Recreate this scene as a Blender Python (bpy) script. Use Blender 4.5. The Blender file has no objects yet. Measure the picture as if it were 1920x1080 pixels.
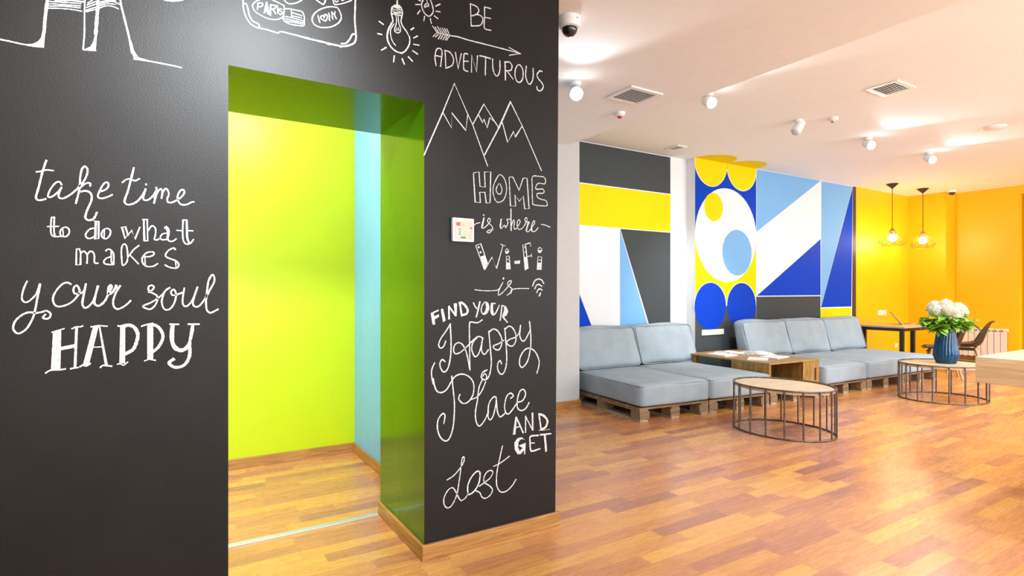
import bpy, bmesh, math, random
from mathutils import Vector, Matrix
from mathutils.geometry import tessellate_polygon

random.seed(7)
S = bpy.context.scene
COL = S.collection
PI = math.pi

# ------------------------------------------------------------------ camera, world, exposure
FOC, HOR, CAMH, AZ = 1050.0, 545.0, 1.25, math.radians(58.5)
cam_d = bpy.data.cameras.new('camera')
cam_d.sensor_width = 36.0
cam_d.lens = FOC / 1920 * 36.0
cam_d.shift_y = (HOR - 540) / 1920
cam_d.clip_start = 0.05
cam = bpy.data.objects.new('camera', cam_d)
cam.location = (0, 0, CAMH)
cam.rotation_euler = (PI / 2, 0, AZ - PI / 2)
COL.objects.link(cam)
S.camera = cam

w = bpy.data.worlds.new('world')
S.world = w
w.use_nodes = True
w.node_tree.nodes['Background'].inputs[0].default_value = (0.92, 0.96, 1.0, 1)
w.node_tree.nodes['Background'].inputs[1].default_value = 2.0

S.view_settings.view_transform = 'Standard'
S.view_settings.look = 'None'
S.view_settings.gamma = 1.0
S.view_settings.use_curve_mapping = False
S.view_settings.exposure = 0.42


def add_light(name, kind, loc, energy, color=(1, 1, 1), aim=None, size=0.1, size_y=None, angle=None, blend=0.3):
    d = bpy.data.lights.new(name, kind)
    d.energy = energy
    d.color = color
    if kind == 'AREA':
        d.size = size
        if size_y:
            d.shape = 'RECTANGLE'
            d.size_y = size_y
    else:
        d.shadow_soft_size = size
    if kind == 'SPOT':
        d.spot_size = math.radians(angle)
        d.spot_blend = blend
    o = bpy.data.objects.new(name, d)
    o.location = loc
    if aim is not None:
        o.rotation_euler = (Vector(aim) - Vector(loc)).to_track_quat('-Z', 'Y').to_euler()
    COL.objects.link(o)
    return o


COOL, NEUT, WARM = (0.86, 0.94, 1.0), (0.80, 0.91, 1.0), (1.0, 0.74, 0.40)
# added area lights behind the camera, tilted up to brighten the ceiling
for x, e in ((0.2, 40), (3.6, 95), (7.0, 135), (10.4, 130)):
    add_light('rear_fill', 'AREA', (x, -4.35, 1.65), e, (0.80, 0.90, 1.0), (x, 0, 2.9), 2.6, 2.3)
# ceiling spotlight out of frame, in front of the chalkboard wall
add_light('spot_over_wall', 'SPOT', (0.42, 1.10, 2.72), 430, COOL, (0.05, 2.43, 1.75), 0.12, None, 88, 1.0)
for x, y in ((2.6, 0.5), (4.6, 1.3), (5.8, -0.6), (7.0, 1.8), (9.0, 0.2), (9.6, 2.3), (11.4, 1.4)):  # added fill spots overhead, no fixtures, to light the room
    add_light('ceiling_fill', 'SPOT', (x, y, 2.72), 155, NEUT, (x + 0.1, y + 0.5, 0), 0.08, None, 125, 0.9)
# added wash lights to brighten the mural, hung without fixtures
for x, tx, e, a in ((4.9, 5.0, 30, 110), (5.60, 5.93, 150, 58), (7.4, 7.6, 16, 115), (9.2, 9.4, 14, 110)):
    add_light('mural_fill', 'SPOT', (x, 3.55, 2.88), e, COOL, (tx, 5.2, 0.9), 0.06, None, a, 0.9)
# lamp inside the passage
add_light('passage_light', 'POINT', (0.50, 3.25, 2.66), 40, (1.0, 0.92, 0.90), None, 0.09)
add_light('passage_light', 'POINT', (-0.7, 3.6, 2.0), 52, (1.0, 0.95, 0.9), None, 0.12)  # added second light, hung low to fill the blue wall and floor


# ------------------------------------------------------------------ materials
def new_mat(name):
    m = bpy.data.materials.new(name)
    m.use_nodes = True
    nt = m.node_tree
    return m, nt, nt.nodes['Principled BSDF']


def N(nt, kind, **kw):
    n = nt.nodes.new(kind)
    for k, v in kw.items():
        if k in n.inputs:
            n.inputs[k].default_value = v
        else:
            setattr(n, k, v)
    return n


def ramp(nt, stops):
    r = nt.nodes.new('ShaderNodeValToRGB')
    el = r.color_ramp.elements
    while len(el) < len(stops):
        el.new(0.5)
    for e, (p, c) in zip(el, stops):
        e.position = p
        e.color = (*c, 1)
    return r


def mat(name, col, rough=0.5, metal=0.0, var=0.04, nscale=12.0, bump=0.0, bscale=60.0, coat=0.0, spec=0.5, emit=0.0):
    """plain finish with faint tonal variation and optional micro bump"""
    m, nt, b = new_mat(name)
    tc = N(nt, 'ShaderNodeTexCoord')
    nz = N(nt, 'ShaderNodeTexNoise', Scale=nscale, Detail=4.0)
    nt.links.new(tc.outputs['Object'], nz.inputs['Vector'])
    lo = tuple(max(0, c * (1 - var)) for c in col)
    hi = tuple(min(1, c * (1 + var)) for c in col)
    r = ramp(nt, [(0.3, lo), (0.7, hi)])
    nt.links.new(nz.outputs['Fac'], r.inputs['Fac'])
    nt.links.new(r.outputs['Color'], b.inputs['Base Color'])
    b.inputs['Roughness'].default_value = rough
    b.inputs['Metallic'].default_value = metal
    b.inputs['Specular IOR Level'].default_value = spec
    b.inputs['Coat Weight'].default_value = coat
    b.inputs['Coat Roughness'].default_value = 0.12
    if bump:
        n2 = N(nt, 'ShaderNodeTexNoise', Scale=bscale, Detail=5.0)
        nt.links.new(tc.outputs['Object'], n2.inputs['Vector'])
        bp = N(nt, 'ShaderNodeBump', Strength=bump, Distance=0.004)
        nt.links.new(n2.outputs['Fac'], bp.inputs['Height'])
        nt.links.new(bp.outputs['Normal'], b.inputs['Normal'])
    if emit:
        b.inputs['Emission Color'].default_value = (*col, 1)
        b.inputs['Emission Strength'].default_value = emit
    return m


def wood(name, dark, light, axis=0, scale=1.0, rough=0.45, stretch=14.0, coat=0.0):
    m, nt, b = new_mat(name)
    tc = N(nt, 'ShaderNodeTexCoord')
    mp = N(nt, 'ShaderNodeMapping')
    s = [stretch * scale] * 3
    s[axis] = 1.1 * scale
    mp.inputs['Scale'].default_value = s
    nt.links.new(tc.outputs['Object'], mp.inputs['Vector'])
    nz = N(nt, 'ShaderNodeTexNoise', Scale=2.2, Detail=6.0, Distortion=0.9)
    nt.links.new(mp.outputs['Vector'], nz.inputs['Vector'])
    mid = tuple((a + c) / 2 for a, c in zip(dark, light))
    r = ramp(nt, [(0.30, dark), (0.5, mid), (0.68, light)])
    nt.links.new(nz.outputs['Fac'], r.inputs['Fac'])
    nt.links.new(r.outputs['Color'], b.inputs['Base Color'])
    b.inputs['Roughness'].default_value = rough
    b.inputs['Coat Weight'].default_value = coat
    bp = N(nt, 'ShaderNodeBump', Strength=0.12, Distance=0.002)
    nt.links.new(nz.outputs['Fac'], bp.inputs['Height'])
    nt.links.new(bp.outputs['Normal'], b.inputs['Normal'])
    return m


def math_n(nt, op, a, bb=None):
    n = nt.nodes.new('ShaderNodeMath')
    n.operation = op
    for i, v in enumerate((a, bb)):
        if v is None:
            continue
        if isinstance(v, (int, float)):
            n.inputs[i].default_value = v
        else:
            nt.links.new(v, n.inputs[i])
    return n.outputs[0]


def parquet(name):
    """strip parquet laid along x: strips 88 mm wide, blocks about 0.5 m long, each block its own tone"""
    m, nt, b = new_mat(name)
    tc = N(nt, 'ShaderNodeTexCoord')
    sp = N(nt, 'ShaderNodeSeparateXYZ')
    nt.links.new(tc.outputs['Object'], sp.inputs[0])
    X, Y = sp.outputs[0], sp.outputs[1]
    yr = math_n(nt, 'DIVIDE', Y, 0.088)
    row = math_n(nt, 'FLOOR', yr)
    wn = N(nt, 'ShaderNodeTexWhiteNoise', noise_dimensions='1D')
    nt.links.new(row, wn.inputs['W'])
    off = math_n(nt, 'MULTIPLY', wn.outputs['Value'], 7.3)
    xr = math_n(nt, 'ADD', math_n(nt, 'DIVIDE', X, 0.51), off)
    colm = math_n(nt, 'FLOOR', xr)
    cv = N(nt, 'ShaderNodeCombineXYZ')
    nt.links.new(row, cv.inputs[0])
    nt.links.new(colm, cv.inputs[1])
    w2 = N(nt, 'ShaderNodeTexWhiteNoise', noise_dimensions='2D')
    nt.links.new(cv.outputs[0], w2.inputs['Vector'])
    tone = ramp(nt, [(0.0, (0.36, 0.150, 0.090)), (0.10, (0.45, 0.180, 0.090)), (0.30, (0.52, 0.215, 0.088)),
                     (0.65, (0.58, 0.255, 0.084)), (0.90, (0.64, 0.305, 0.088)), (1.0, (0.67, 0.335, 0.092))])
    nt.links.new(w2.outputs['Value'], tone.inputs['Fac'])
    # grain
    mp = N(nt, 'ShaderNodeMapping')
    mp.inputs['Scale'].default_value = (2.2, 38, 1)
    nt.links.new(tc.outputs['Object'], mp.inputs['Vector'])
    addv = N(nt, 'ShaderNodeVectorMath', operation='ADD')
    nt.links.new(mp.outputs[0], addv.inputs[0])
    nt.links.new(w2.outputs['Color'], addv.inputs[1])
    g = N(nt, 'ShaderNodeTexNoise', Scale=2.6, Detail=7.0, Distortion=0.6)
    nt.links.new(addv.outputs[0], g.inputs['Vector'])
    gr = ramp(nt, [(0.32, (0.70, 0.66, 0.62)), (0.62, (1.10, 1.10, 1.10))])
    nt.links.new(g.outputs['Fac'], gr.inputs['Fac'])
    mul = N(nt, 'ShaderNodeMixRGB', blend_type='MULTIPLY')
    mul.inputs['Fac'].default_value = 0.5
    nt.links.new(tone.outputs[0], mul.inputs[1])
    nt.links.new(gr.outputs[0], mul.inputs[2])
    # joints
    fy = math_n(nt, 'FRACT', yr)
    fx = math_n(nt, 'FRACT', xr)
    jy = math_n(nt, 'LESS_THAN', math_n(nt, 'MINIMUM', fy, math_n(nt, 'SUBTRACT', 1.0, fy)), 0.012)
    jx = math_n(nt, 'LESS_THAN', math_n(nt, 'MINIMUM', fx, math_n(nt, 'SUBTRACT', 1.0, fx)), 0.0025)
    j = math_n(nt, 'MAXIMUM', jy, jx)
    mx = N(nt, 'ShaderNodeMixRGB', blend_type='MULTIPLY')
    nt.links.new(math_n(nt, 'MULTIPLY', j, 0.35), mx.inputs['Fac'])
    nt.links.new(mul.outputs[0], mx.inputs[1])
    mx.inputs[2].default_value = (0.35, 0.25, 0.2, 1)
    nt.links.new(mx.outputs[0], b.inputs['Base Color'])
    b.inputs['Roughness'].default_value = 0.34
    rr = ramp(nt, [(0.3, (0.22,) * 3), (0.7, (0.33,) * 3)])
    nt.links.new(g.outputs['Fac'], rr.inputs['Fac'])
    nt.links.new(rr.outputs[0], b.inputs['Roughness'])
    bp = N(nt, 'ShaderNodeBump', Strength=0.02, Distance=0.001)
    nt.links.new(g.outputs['Fac'], bp.inputs['Height'])
    nt.links.new(bp.outputs['Normal'], b.inputs['Normal'])
    return m


def chalk_mat(name):
    m, nt, b = new_mat(name)
    tc = N(nt, 'ShaderNodeTexCoord')
    nz = N(nt, 'ShaderNodeTexNoise', Scale=330.0, Detail=2.0)
    nt.links.new(tc.outputs['Object'], nz.inputs['Vector'])
    r = ramp(nt, [(0.36, (0.22, 0.215, 0.21)), (0.50, (0.80, 0.78, 0.76))])
    nt.links.new(nz.outputs['Fac'], r.inputs['Fac'])
    nt.links.new(r.outputs[0], b.inputs['Base Color'])
    b.inputs['Roughness'].default_value = 0.95
    b.inputs['Specular IOR Level'].default_value = 0.1
    return m


def board_mat(name):
    """black chalk paint: dark, satin, with roller texture and faint wiped chalk dust"""
    m, nt, b = new_mat(name)
    tc = N(nt, 'ShaderNodeTexCoord')
    nz = N(nt, 'ShaderNodeTexNoise', Scale=2.3, Detail=8.0, Roughness=0.65)
    nt.links.new(tc.outputs['Object'], nz.inputs['Vector'])
    r = ramp(nt, [(0.35, (0.0075, 0.0055, 0.004)), (0.75, (0.013, 0.010, 0.008))])
    nt.links.new(nz.outputs['Fac'], r.inputs['Fac'])
    nt.links.new(r.outputs[0], b.inputs['Base Color'])
    b.inputs['Roughness'].default_value = 0.49
    b.inputs['Specular IOR Level'].default_value = 0.25
    n2 = N(nt, 'ShaderNodeTexNoise', Scale=170.0, Detail=4.0)
    nt.links.new(tc.outputs['Object'], n2.inputs['Vector'])
    bp = N(nt, 'ShaderNodeBump', Strength=0.22, Distance=0.003)
    nt.links.new(n2.outputs['Fac'], bp.inputs['Height'])
    nt.links.new(bp.outputs['Normal'], b.inputs['Normal'])
    return m


def emis(name, col, strength):
    m, nt, b = new_mat(name)
    b.inputs['Base Color'].default_value = (*col, 1)
    b.inputs['Emission Color'].default_value = (*col, 1)
    b.inputs['Emission Strength'].default_value = strength
    return m


M = {
    'floor': parquet('strip_parquet'),
    'board': board_mat('black_chalk_paint'),
    'chalk': chalk_mat('white_chalk'),
    'ceiling': mat('white_ceiling_paint', (0.89, 0.885, 0.87), 0.85, var=0.015),
    'white': mat('white_wall_paint', (0.84, 0.84, 0.83), 0.6, var=0.015),
    'greywall': mat('pale_grey_wall_paint', (0.52, 0.52, 0.50), 0.6, var=0.02),
    'lime': mat('lime_yellow_paint', (0.54, 0.67, 0.0005), 0.40, spec=0.5, var=0.02, nscale=3),
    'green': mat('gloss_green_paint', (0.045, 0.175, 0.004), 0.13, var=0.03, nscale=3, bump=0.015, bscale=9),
    'skyblue': mat('pale_blue_paint', (0.20, 0.52, 0.84), 0.4, var=0.02),
    'orange': mat('orange_wall_paint', (0.90, 0.49, 0.001), 0.42, var=0.02, nscale=3),
    'm_grey': mat('mural_charcoal', (0.060, 0.070, 0.072), 0.6, spec=0.10, var=0.03),
    'm_yellow': mat('mural_yellow', (0.86, 0.66, 0.004), 0.6, spec=0.10, var=0.015),
    'm_blue': mat('mural_cobalt', (0.001, 0.05, 0.50), 0.6, spec=0.10, var=0.02),
    'm_sky': mat('mural_sky_blue', (0.19, 0.43, 0.74), 0.6, spec=0.10, var=0.015),
    'm_white': mat('mural_white', (0.80, 0.80, 0.82), 0.6, spec=0.10, var=0.01),
    'm_black': mat('mural_black_band', (0.035, 0.03, 0.03), 0.45, var=0.03),
    'base': wood('oak_skirting', (0.30, 0.125, 0.03), (0.52, 0.26, 0.075), 0, 2.0, 0.35, 12),
    'base_y': wood('oak_skirting_across', (0.30, 0.125, 0.03), (0.52, 0.26, 0.075), 1, 2.0, 0.35, 12),
    'steel': mat('brushed_threshold_steel', (0.60, 0.61, 0.63), 0.5, 0.75, 0.03),
    'plastic': mat('white_plastic', (0.83, 0.82, 0.79), 0.35, var=0.01),
    'plastic_cream': mat('cream_plastic', (0.74, 0.70, 0.56), 0.4, var=0.01),
    'panel': mat('ivory_panel_plastic', (0.60, 0.575, 0.54), 0.4, var=0.01),
    'panel_face': mat('cream_panel_foil', (0.50, 0.46, 0.34), 0.5, var=0.01),
    'black': mat('black_plastic', (0.014, 0.013, 0.013), 0.35, var=0.05),
    'dome': mat('smoked_dome', (0.01, 0.01, 0.012), 0.05, var=0.01, coat=0.6),
    'black_metal': mat('black_powder_coat', (0.016, 0.015, 0.015), 0.45, 0.0, 0.05),
    'raw_steel': mat('raw_steel_rod', (0.155, 0.135, 0.12), 0.36, 0.8, 0.30, 30),
    'fabric': mat('grey_blue_velour', (0.315, 0.375, 0.410), 0.85, var=0.10, nscale=5, bump=0.18, bscale=9),
    'piping': mat('grey_piping', (0.25, 0.30, 0.34), 0.8, var=0.05),
    'pallet': wood('weathered_pallet_pine', (0.13, 0.075, 0.033), (0.34, 0.22, 0.105), 0, 1.6, 0.75, 9),
    'pallet_y': wood('weathered_pallet_pine_across', (0.26, 0.19, 0.125), (0.47, 0.37, 0.26), 1, 1.6, 0.75, 9),
    'crate': wood('oiled_crate_pine', (0.17, 0.08, 0.018), (0.43, 0.24, 0.06), 2, 1.5, 0.5, 9),
    'crate_top': wood('oiled_table_board', (0.28, 0.15, 0.036), (0.46, 0.275, 0.08), 1, 1.2, 0.4, 9),
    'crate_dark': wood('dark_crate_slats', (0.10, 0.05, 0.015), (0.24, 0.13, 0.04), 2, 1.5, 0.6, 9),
    'ply': wood('birch_ply', (0.58, 0.41, 0.24), (0.72, 0.55, 0.35), 0, 1.2, 0.45, 7),
    'slab': wood('pale_oak_laminate', (0.60, 0.38, 0.18), (0.78, 0.55, 0.30), 1, 1.5, 0.42, 16),
    'desk_top': wood('orange_desk_board', (0.60, 0.34, 0.10), (0.74, 0.46, 0.17), 0, 1.0, 0.4, 8),
    'beech': wood('beech_leg', (0.48, 0.26, 0.085), (0.66, 0.42, 0.18), 2, 2.0, 0.45, 8),
    'chair': mat('black_shell', (0.022, 0.016, 0.014), 0.38, var=0.05),
    'pad': mat('dark_leather_pad', (0.05, 0.035, 0.022), 0.5, var=0.1),
    'glaze': mat('petrol_blue_glaze', (0.0005, 0.050, 0.130), 0.09, var=0.35, nscale=22, coat=0.08, spec=0.35, bump=0.5, bscale=45),
    'petal': mat('white_petal', (0.92, 0.92, 0.76), 0.6, var=0.04),
    'leaf': mat('green_leaf', (0.25, 0.47, 0.05), 0.45, var=0.5, nscale=14),
    'stem': mat('green_stem', (0.10, 0.25, 0.04), 0.5, var=0.1),
    'paper': mat('magazine_paper', (0.80, 0.79, 0.75), 0.55, var=0.05, nscale=20),
    'print': mat('printed_page', (0.50, 0.50, 0.48), 0.55, var=0.5, nscale=30),
    'alu': mat('laptop_aluminium', (0.45, 0.43, 0.40), 0.35, 0.7, 0.03),
    'screen': mat('dark_screen', (0.012, 0.012, 0.014), 0.12, var=0.02),
    'radiator': mat('white_enamel', (0.76, 0.70, 0.60), 0.4, var=0.02),
    'copper': mat('copper_socket', (0.55, 0.27, 0.16), 0.35, 0.8, 0.05),
    'wire': mat('brown_cage_wire', (0.16, 0.085, 0.03), 0.45, 0.5, 0.05),
    'cord': mat('brown_cord', (0.11, 0.045, 0.02), 0.7, var=0.05),
    'lamp_on': emis('lit_lamp_face', (0.95, 0.98, 1.0), 22.0),
    'bulb': emis('lit_warm_bulb', (1.0, 0.80, 0.50), 70.0),
    'red': mat('red_display', (0.42, 0.01, 0.012), 0.3, var=0.35, nscale=300),
    'greenmark': mat('green_print', (0.02, 0.22, 0.06), 0.5, var=0.1),
    'bluemark': mat('blue_print', (0.10, 0.20, 0.34), 0.5, var=0.1),
    'greymark': mat('grey_print', (0.42, 0.42, 0.42), 0.5, var=0.1),
    'led': emis('lit_led', (0.9, 1.0, 0.3), 3.0),
    'ventgap': mat('vent_shadow_gap', (0.10, 0.095, 0.085), 0.8, var=0.1),
    'glass': mat('window_frame_white', (0.8, 0.8, 0.8), 0.4, var=0.01),
}


# ------------------------------------------------------------------ mesh helpers
def obj(name, bm, m, parent=None, smooth=False, angle=None, loc=None, rot=None):
    me = bpy.data.meshes.new(name)
    bmesh.ops.recalc_face_normals(bm, faces=bm.faces)
    bm.to_mesh(me)
    bm.free()
    for x in (m if isinstance(m, (list, tuple)) else [m]):
        me.materials.append(x)
    if smooth:
        for p in me.polygons:
            p.use_smooth = True
        if angle:
            me.set_sharp_from_angle(angle=math.radians(angle))
    o = bpy.data.objects.new(name, me)
    COL.objects.link(o)
    if parent is not None:
        o.parent = parent
    if loc:
        o.location = loc
    if rot:
        o.rotation_euler = rot
    return o


def tag(o, label=None, cat=None, group=None, kind=None):
    if label:
        o['label'] = label
    if cat:
        o['category'] = cat
    if group:
        o['group'] = group
    if kind:
        o['kind'] = kind
    return o


def thing(name, label, cat, loc=(0, 0, 0), rz=0.0, group=None):
    o = bpy.data.objects.new(name, None)
    o.empty_display_size = 0.1
    o.location = loc
    o.rotation_euler = (0, 0, rz)
    COL.objects.link(o)
    return tag(o, label, cat, group)


def copy_tree(o, parent=None):
    c = o.copy()
    COL.objects.link(c)
    if parent is not None:
        c.parent = parent
    for ch in list(o.children):
        copy_tree(ch, c)
    return c


def box(bm, x0, x1, y0, y1, z0, z1, mi=0, bev=0.0, mtx=None):
    r = bmesh.ops.create_cube(bm, size=1.0)
    vs = r['verts']
    for v in vs:
        v.co = Vector(((x0 + x1) / 2 + v.co.x * (x1 - x0), (y0 + y1) / 2 + v.co.y * (y1 - y0), (z0 + z1) / 2 + v.co.z * (z1 - z0)))
    fs = set(f for v in vs for f in v.link_faces)
    for f in fs:
        f.material_index = mi
    if bev:
        es = list(set(e for v in vs for e in v.link_edges))
        r2 = bmesh.ops.bevel(bm, geom=es, offset=bev, segments=2, profile=0.6, affect='EDGES')
        for f in r2['faces']:
            f.material_index = mi
        vs = list(set(v for f in r2['faces'] for v in f.verts))
    if mtx is not None:
        bmesh.ops.transform(bm, matrix=mtx, verts=vs)
    return vs


def box_bm(*a, **k):
    bm = bmesh.new()
    box(bm, *a, **k)
    return bm


def tube(bm, pts, r, seg=8, closed=False, caps=True, mi=0):
    pts = [Vector(p) for p in pts]
    n = len(pts)
    rs = r if isinstance(r, (list, tuple)) else [r] * n
    rings = []
    up = None
    for i, p in enumerate(pts):
        if closed:
            t = pts[(i + 1) % n] - pts[i - 1]
        else:
            t = pts[min(i + 1, n - 1)] - pts[max(i - 1, 0)]
        t.normalize()
        if up is None:
            up = Vector((0, 0, 1)) if abs(t.z) < 0.9 else Vector((1, 0, 0))
        a = t.cross(up)
        if a.length < 1e-5:
            a = t.cross(Vector((0.3, 0.7, 0.2)))
        a.normalize()
        bb = a.cross(t).normalized()
        up = bb
        rings.append([bm.verts.new(p + a * math.cos(2 * PI * k / seg) * rs[i] + bb * math.sin(2 * PI * k / seg) * rs[i]) for k in range(seg)])
    m = n if closed else n - 1
    for i in range(m):
        A, B = rings[i], rings[(i + 1) % n]
        for k in range(seg):
            f = bm.faces.new((A[k], A[(k + 1) % seg], B[(k + 1) % seg], B[k]))
            f.material_index = mi
    if not closed and caps:
        bm.faces.new(rings[0][::-1]).material_index = mi
        bm.faces.new(rings[-1]).material_index = mi


def lathe(bm, prof, seg=32, center=(0, 0, 0), rib=0.0, ribs=0, mi=0):
    cx, cy, cz = center
    rings = []
    for r, z in prof:
        ring = []
        for k in range(seg):
            a = 2 * PI * k / seg
            rr = r * (1 + (rib * math.cos(a * ribs) if ribs else 0))
            ring.append(bm.verts.new((cx + rr * math.cos(a), cy + rr * math.sin(a), cz + z)))
        rings.append(ring)
    for A, B in zip(rings, rings[1:]):
        for k in range(seg):
            bm.faces.new((A[k], A[(k + 1) % seg], B[(k + 1) % seg], B[k])).material_index = mi
    if prof[0][0] > 1e-4:
        bm.faces.new(rings[0][::-1]).material_index = mi
    if prof[-1][0] > 1e-4:
        bm.faces.new(rings[-1]).material_index = mi


def struct(name, bm, m, label, cat='wall', parent=None, **k):
    o = obj(name, bm, m, parent, **k)
    return tag(o, label, cat, None, 'structure')


# ------------------------------------------------------------------ setting: dimensions
YB = 2.43            # front face of the chalkboard wall
XD0, XD1 = 0.197, 1.011   # passage opening
ZD = 2.126           # opening height
YR = 3.06            # back of the opening
XP = 1.768           # right end of the chalkboard wall
SOF, CEIL = 2.81, 3.05
SOFX = 3.646         # edge of the lowered ceiling
Y1, Y2 = 5.31, 5.165  # two planes of the mural wall
XS = 6.067           # step between them
XC = 12.05           # end of the orange back wall
XF = 12.41           # far side wall

bm = box_bm(-2.6, 13.4, -4.6, 5.6, -0.06, 0.0)
struct('floor', bm, M['floor'], 'reddish brown strip parquet floor', 'floor')

bm = box_bm(SOFX, 13.4, -4.6, 5.6, CEIL, CEIL + 0.1)
ceil = struct('ceiling', bm, M['ceiling'], 'white ceiling over the lounge', 'ceiling')
bm = box_bm(-2.6, SOFX, -4.6, 5.6, SOF, CEIL + 0.1)
struct('ceiling_low', bm, M['ceiling'], 'lowered white ceiling in front of the chalkboard wall', 'ceiling')

# chalkboard wall with the passage opening
bm = bmesh.new()
prof = [(-2.6, 0), (XD0, 0), (XD0, ZD), (XD1, ZD), (XD1, 0), (XP - 0.008, 0), (XP + 0.016, SOF), (-2.6, SOF)]
fr = [bm.verts.new((x, YB, z)) for x, z in prof]
bk = [bm.verts.new((x, YR, z)) for x, z in prof]
n = len(prof)
for side, vs in ((0, fr), (1, bk)):
    for tri in tessellate_polygon([[Vector((x, z, 0)) for x, z in prof]]):
        bm.faces.new([vs[i] for i in tri])
for i in range(n):
    f = bm.faces.new((fr[i], fr[(i + 1) % n], bk[(i + 1) % n], bk[i]))
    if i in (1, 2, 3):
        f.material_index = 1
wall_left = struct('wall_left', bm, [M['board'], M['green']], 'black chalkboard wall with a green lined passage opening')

struct('wall_passage_back', box_bm(-2.6, 1.234, 4.36, 4.80, 0, SOF), M['lime'], 'lime yellow wall at the end of the passage')
struct('wall_passage_right', box_bm(1.234, 1.75, YR, 4.80, 0, SOF), M['skyblue'], 'pale blue side wall of the passage')
struct('wall_passage_left', box_bm(-1.55, -1.45, YR, 4.36, 0, SOF), M['skyblue'], 'pale blue wall at the left end of the passage')
bm = box_bm(1.234, SOFX, 4.80, 5.6, 0, SOF)
box(bm, SOFX, 3.80, 4.80, 5.6, 0, CEIL)
struct('wall_pillar', bm, M['greywall'], 'pale grey pillar beside the mural')

bm = bmesh.new()
box(bm, 3.80, XS, Y1, 5.6, 0, CEIL)
wall_back = struct('wall_back', bm, M['white'], 'mural wall behind the first sofa')
bm = bmesh.new()
box(bm, XS, 10.164, Y2, 5.6, 0, CEIL)
wall_mural = struct('wall_back_raised', bm, M['m_white'], 'slightly raised mural wall behind the second sofa')
bm = box_bm(10.164, XC, Y2, 5.6, 0, CEIL)
struct('wall_orange_back', bm, M['orange'], 'orange wall behind the desk')
bm = box_bm(XC, 13.4, 4.56, 5.6, 0, CEIL)
struct('wall_orange_pier', bm, M['orange'], 'orange pier in the corner')
bm = bmesh.new()
box(bm, XF, XF + 0.12, 3.635, 4.56, 0, CEIL)
box(bm, XF, XF + 0.12, -4.6, 3.635, 2.91, CEIL)
box(bm, XF, XF + 0.12, -4.6, 2.3, 0, 2.91)
struct('wall_right', bm, M['orange'], 'orange side wall with the radiator')
struct('wall_recess', box_bm(13.0, 13.1, 2.0, 4.56, 0, CEIL), M['orange'], 'orange back of the recess in the side wall')
bm = bmesh.new()
box(bm, -2.6, 13.4, -4.6, -4.5, 0, 0.45)
box(bm, -2.6, 13.4, -4.6, -4.5, 2.75, 3.05)
for x in (-2.6, -1.25, 1.85, 5.2, 8.6, 11.9):
    box(bm, x, x + (0.1 if x < 11 else 1.4), -4.6, -4.5, 0.45, 2.75)
struct('wall_behind', bm, M['white'], 'front wall with tall windows behind the viewer')
struct('wall_far_left', box_bm(-2.7, -2.6, -4.6, 5.6, 0, 3.05), M['white'], 'white wall left of the chalkboard wall')

# skirting
def skirting(name, label, x0, x1, y0, y1, h=0.072, along='x'):
    bm = bmesh.new()
    box(bm, x0, x1, y0, y1, 0.0, h, bev=0.004)
    return tag(struct(name, bm, M['base'] if along == 'x' else M['base_y'], label, 'skirting'), kind='structure')


skirting('baseboard_left', 'oak skirting along the foot of the chalkboard wall', XD1 - 0.016, XP + 0.014, YB - 0.018, YB)
skirting('baseboard_left_end', 'oak skirting left of the passage opening', -2.6, XD0, YB - 0.018, YB)
skirting('baseboard_passage', 'oak skirting inside the passage opening', XD1 - 0.016, XD1, YB, YR + 0.0, along='y')
skirting('baseboard_passage_back', 'oak skirting under the lime wall', -1.45, 1.234, 4.342, 4.36)
skirting('baseboard_passage_right', 'oak skirting under the pale blue wall', 1.216, 1.234, YR, 4.342, along='y')
skirting('baseboard_pillar', 'oak skirting under the grey pillar', 1.75, 3.81, 4.782, 4.80)
skirting('baseboard_right', 'oak skirting under the orange side wall', XF - 0.016, XF, 3.635, 4.56, along='y')
bm = box_bm(XD0, XD1 - 0.016, 3.035, 3.075, 0.0, 0.006, bev=0.002)
tag(struct('trim_threshold', bm, M['steel'], 'steel threshold strip across the passage floor', 'trim'))


# ------------------------------------------------------------------ mural
def plate(bm, pts, y, mi):
    """thin coat of paint: polygon in (x, z) laid on the wall"""
    pts = [(float(a), float(b)) for a, b in pts]
    f = [bm.verts.new((x, y, z)) for x, z in pts]
    for tri in tessellate_polygon([[Vector((x, z, 0)) for x, z in pts]]):
        fc = bm.faces.new([f[i] for i in tri])
        fc.material_index = mi


def inset(pts, d):
    n = len(pts)
    area = sum(pts[i][0] * pts[(i + 1) % n][1] - pts[(i + 1) % n][0] * pts[i][1] for i in range(n))
    sgn = 1 if area > 0 else -1
    out = []
    for i in range(n):
        p0, p1, p2 = Vector(pts[i - 1]), Vector(pts[i]), Vector(pts[(i + 1) % n])
        d1, d2 = (p1 - p0).normalized(), (p2 - p1).normalized()
        n1, n2 = Vector((-d1.y, d1.x)) * sgn, Vector((-d2.y, d2.x)) * sgn
        b = (n1 + n2)
        k = d / max(0.25, (1 + n1.dot(n2)))
        out.append(tuple(p1 + b * k))
    return out


def disc(cx, cz, r, a0=0.0, a1=2 * PI, n=56):
    full = abs(a1 - a0 - 2 * PI) < 1e-6
    return [(cx + r * math.cos(a0 + (a1 - a0) * i / n), cz + r * math.sin(a0 + (a1 - a0) * i / n)) for i in range(n if full else n + 1)]


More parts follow.
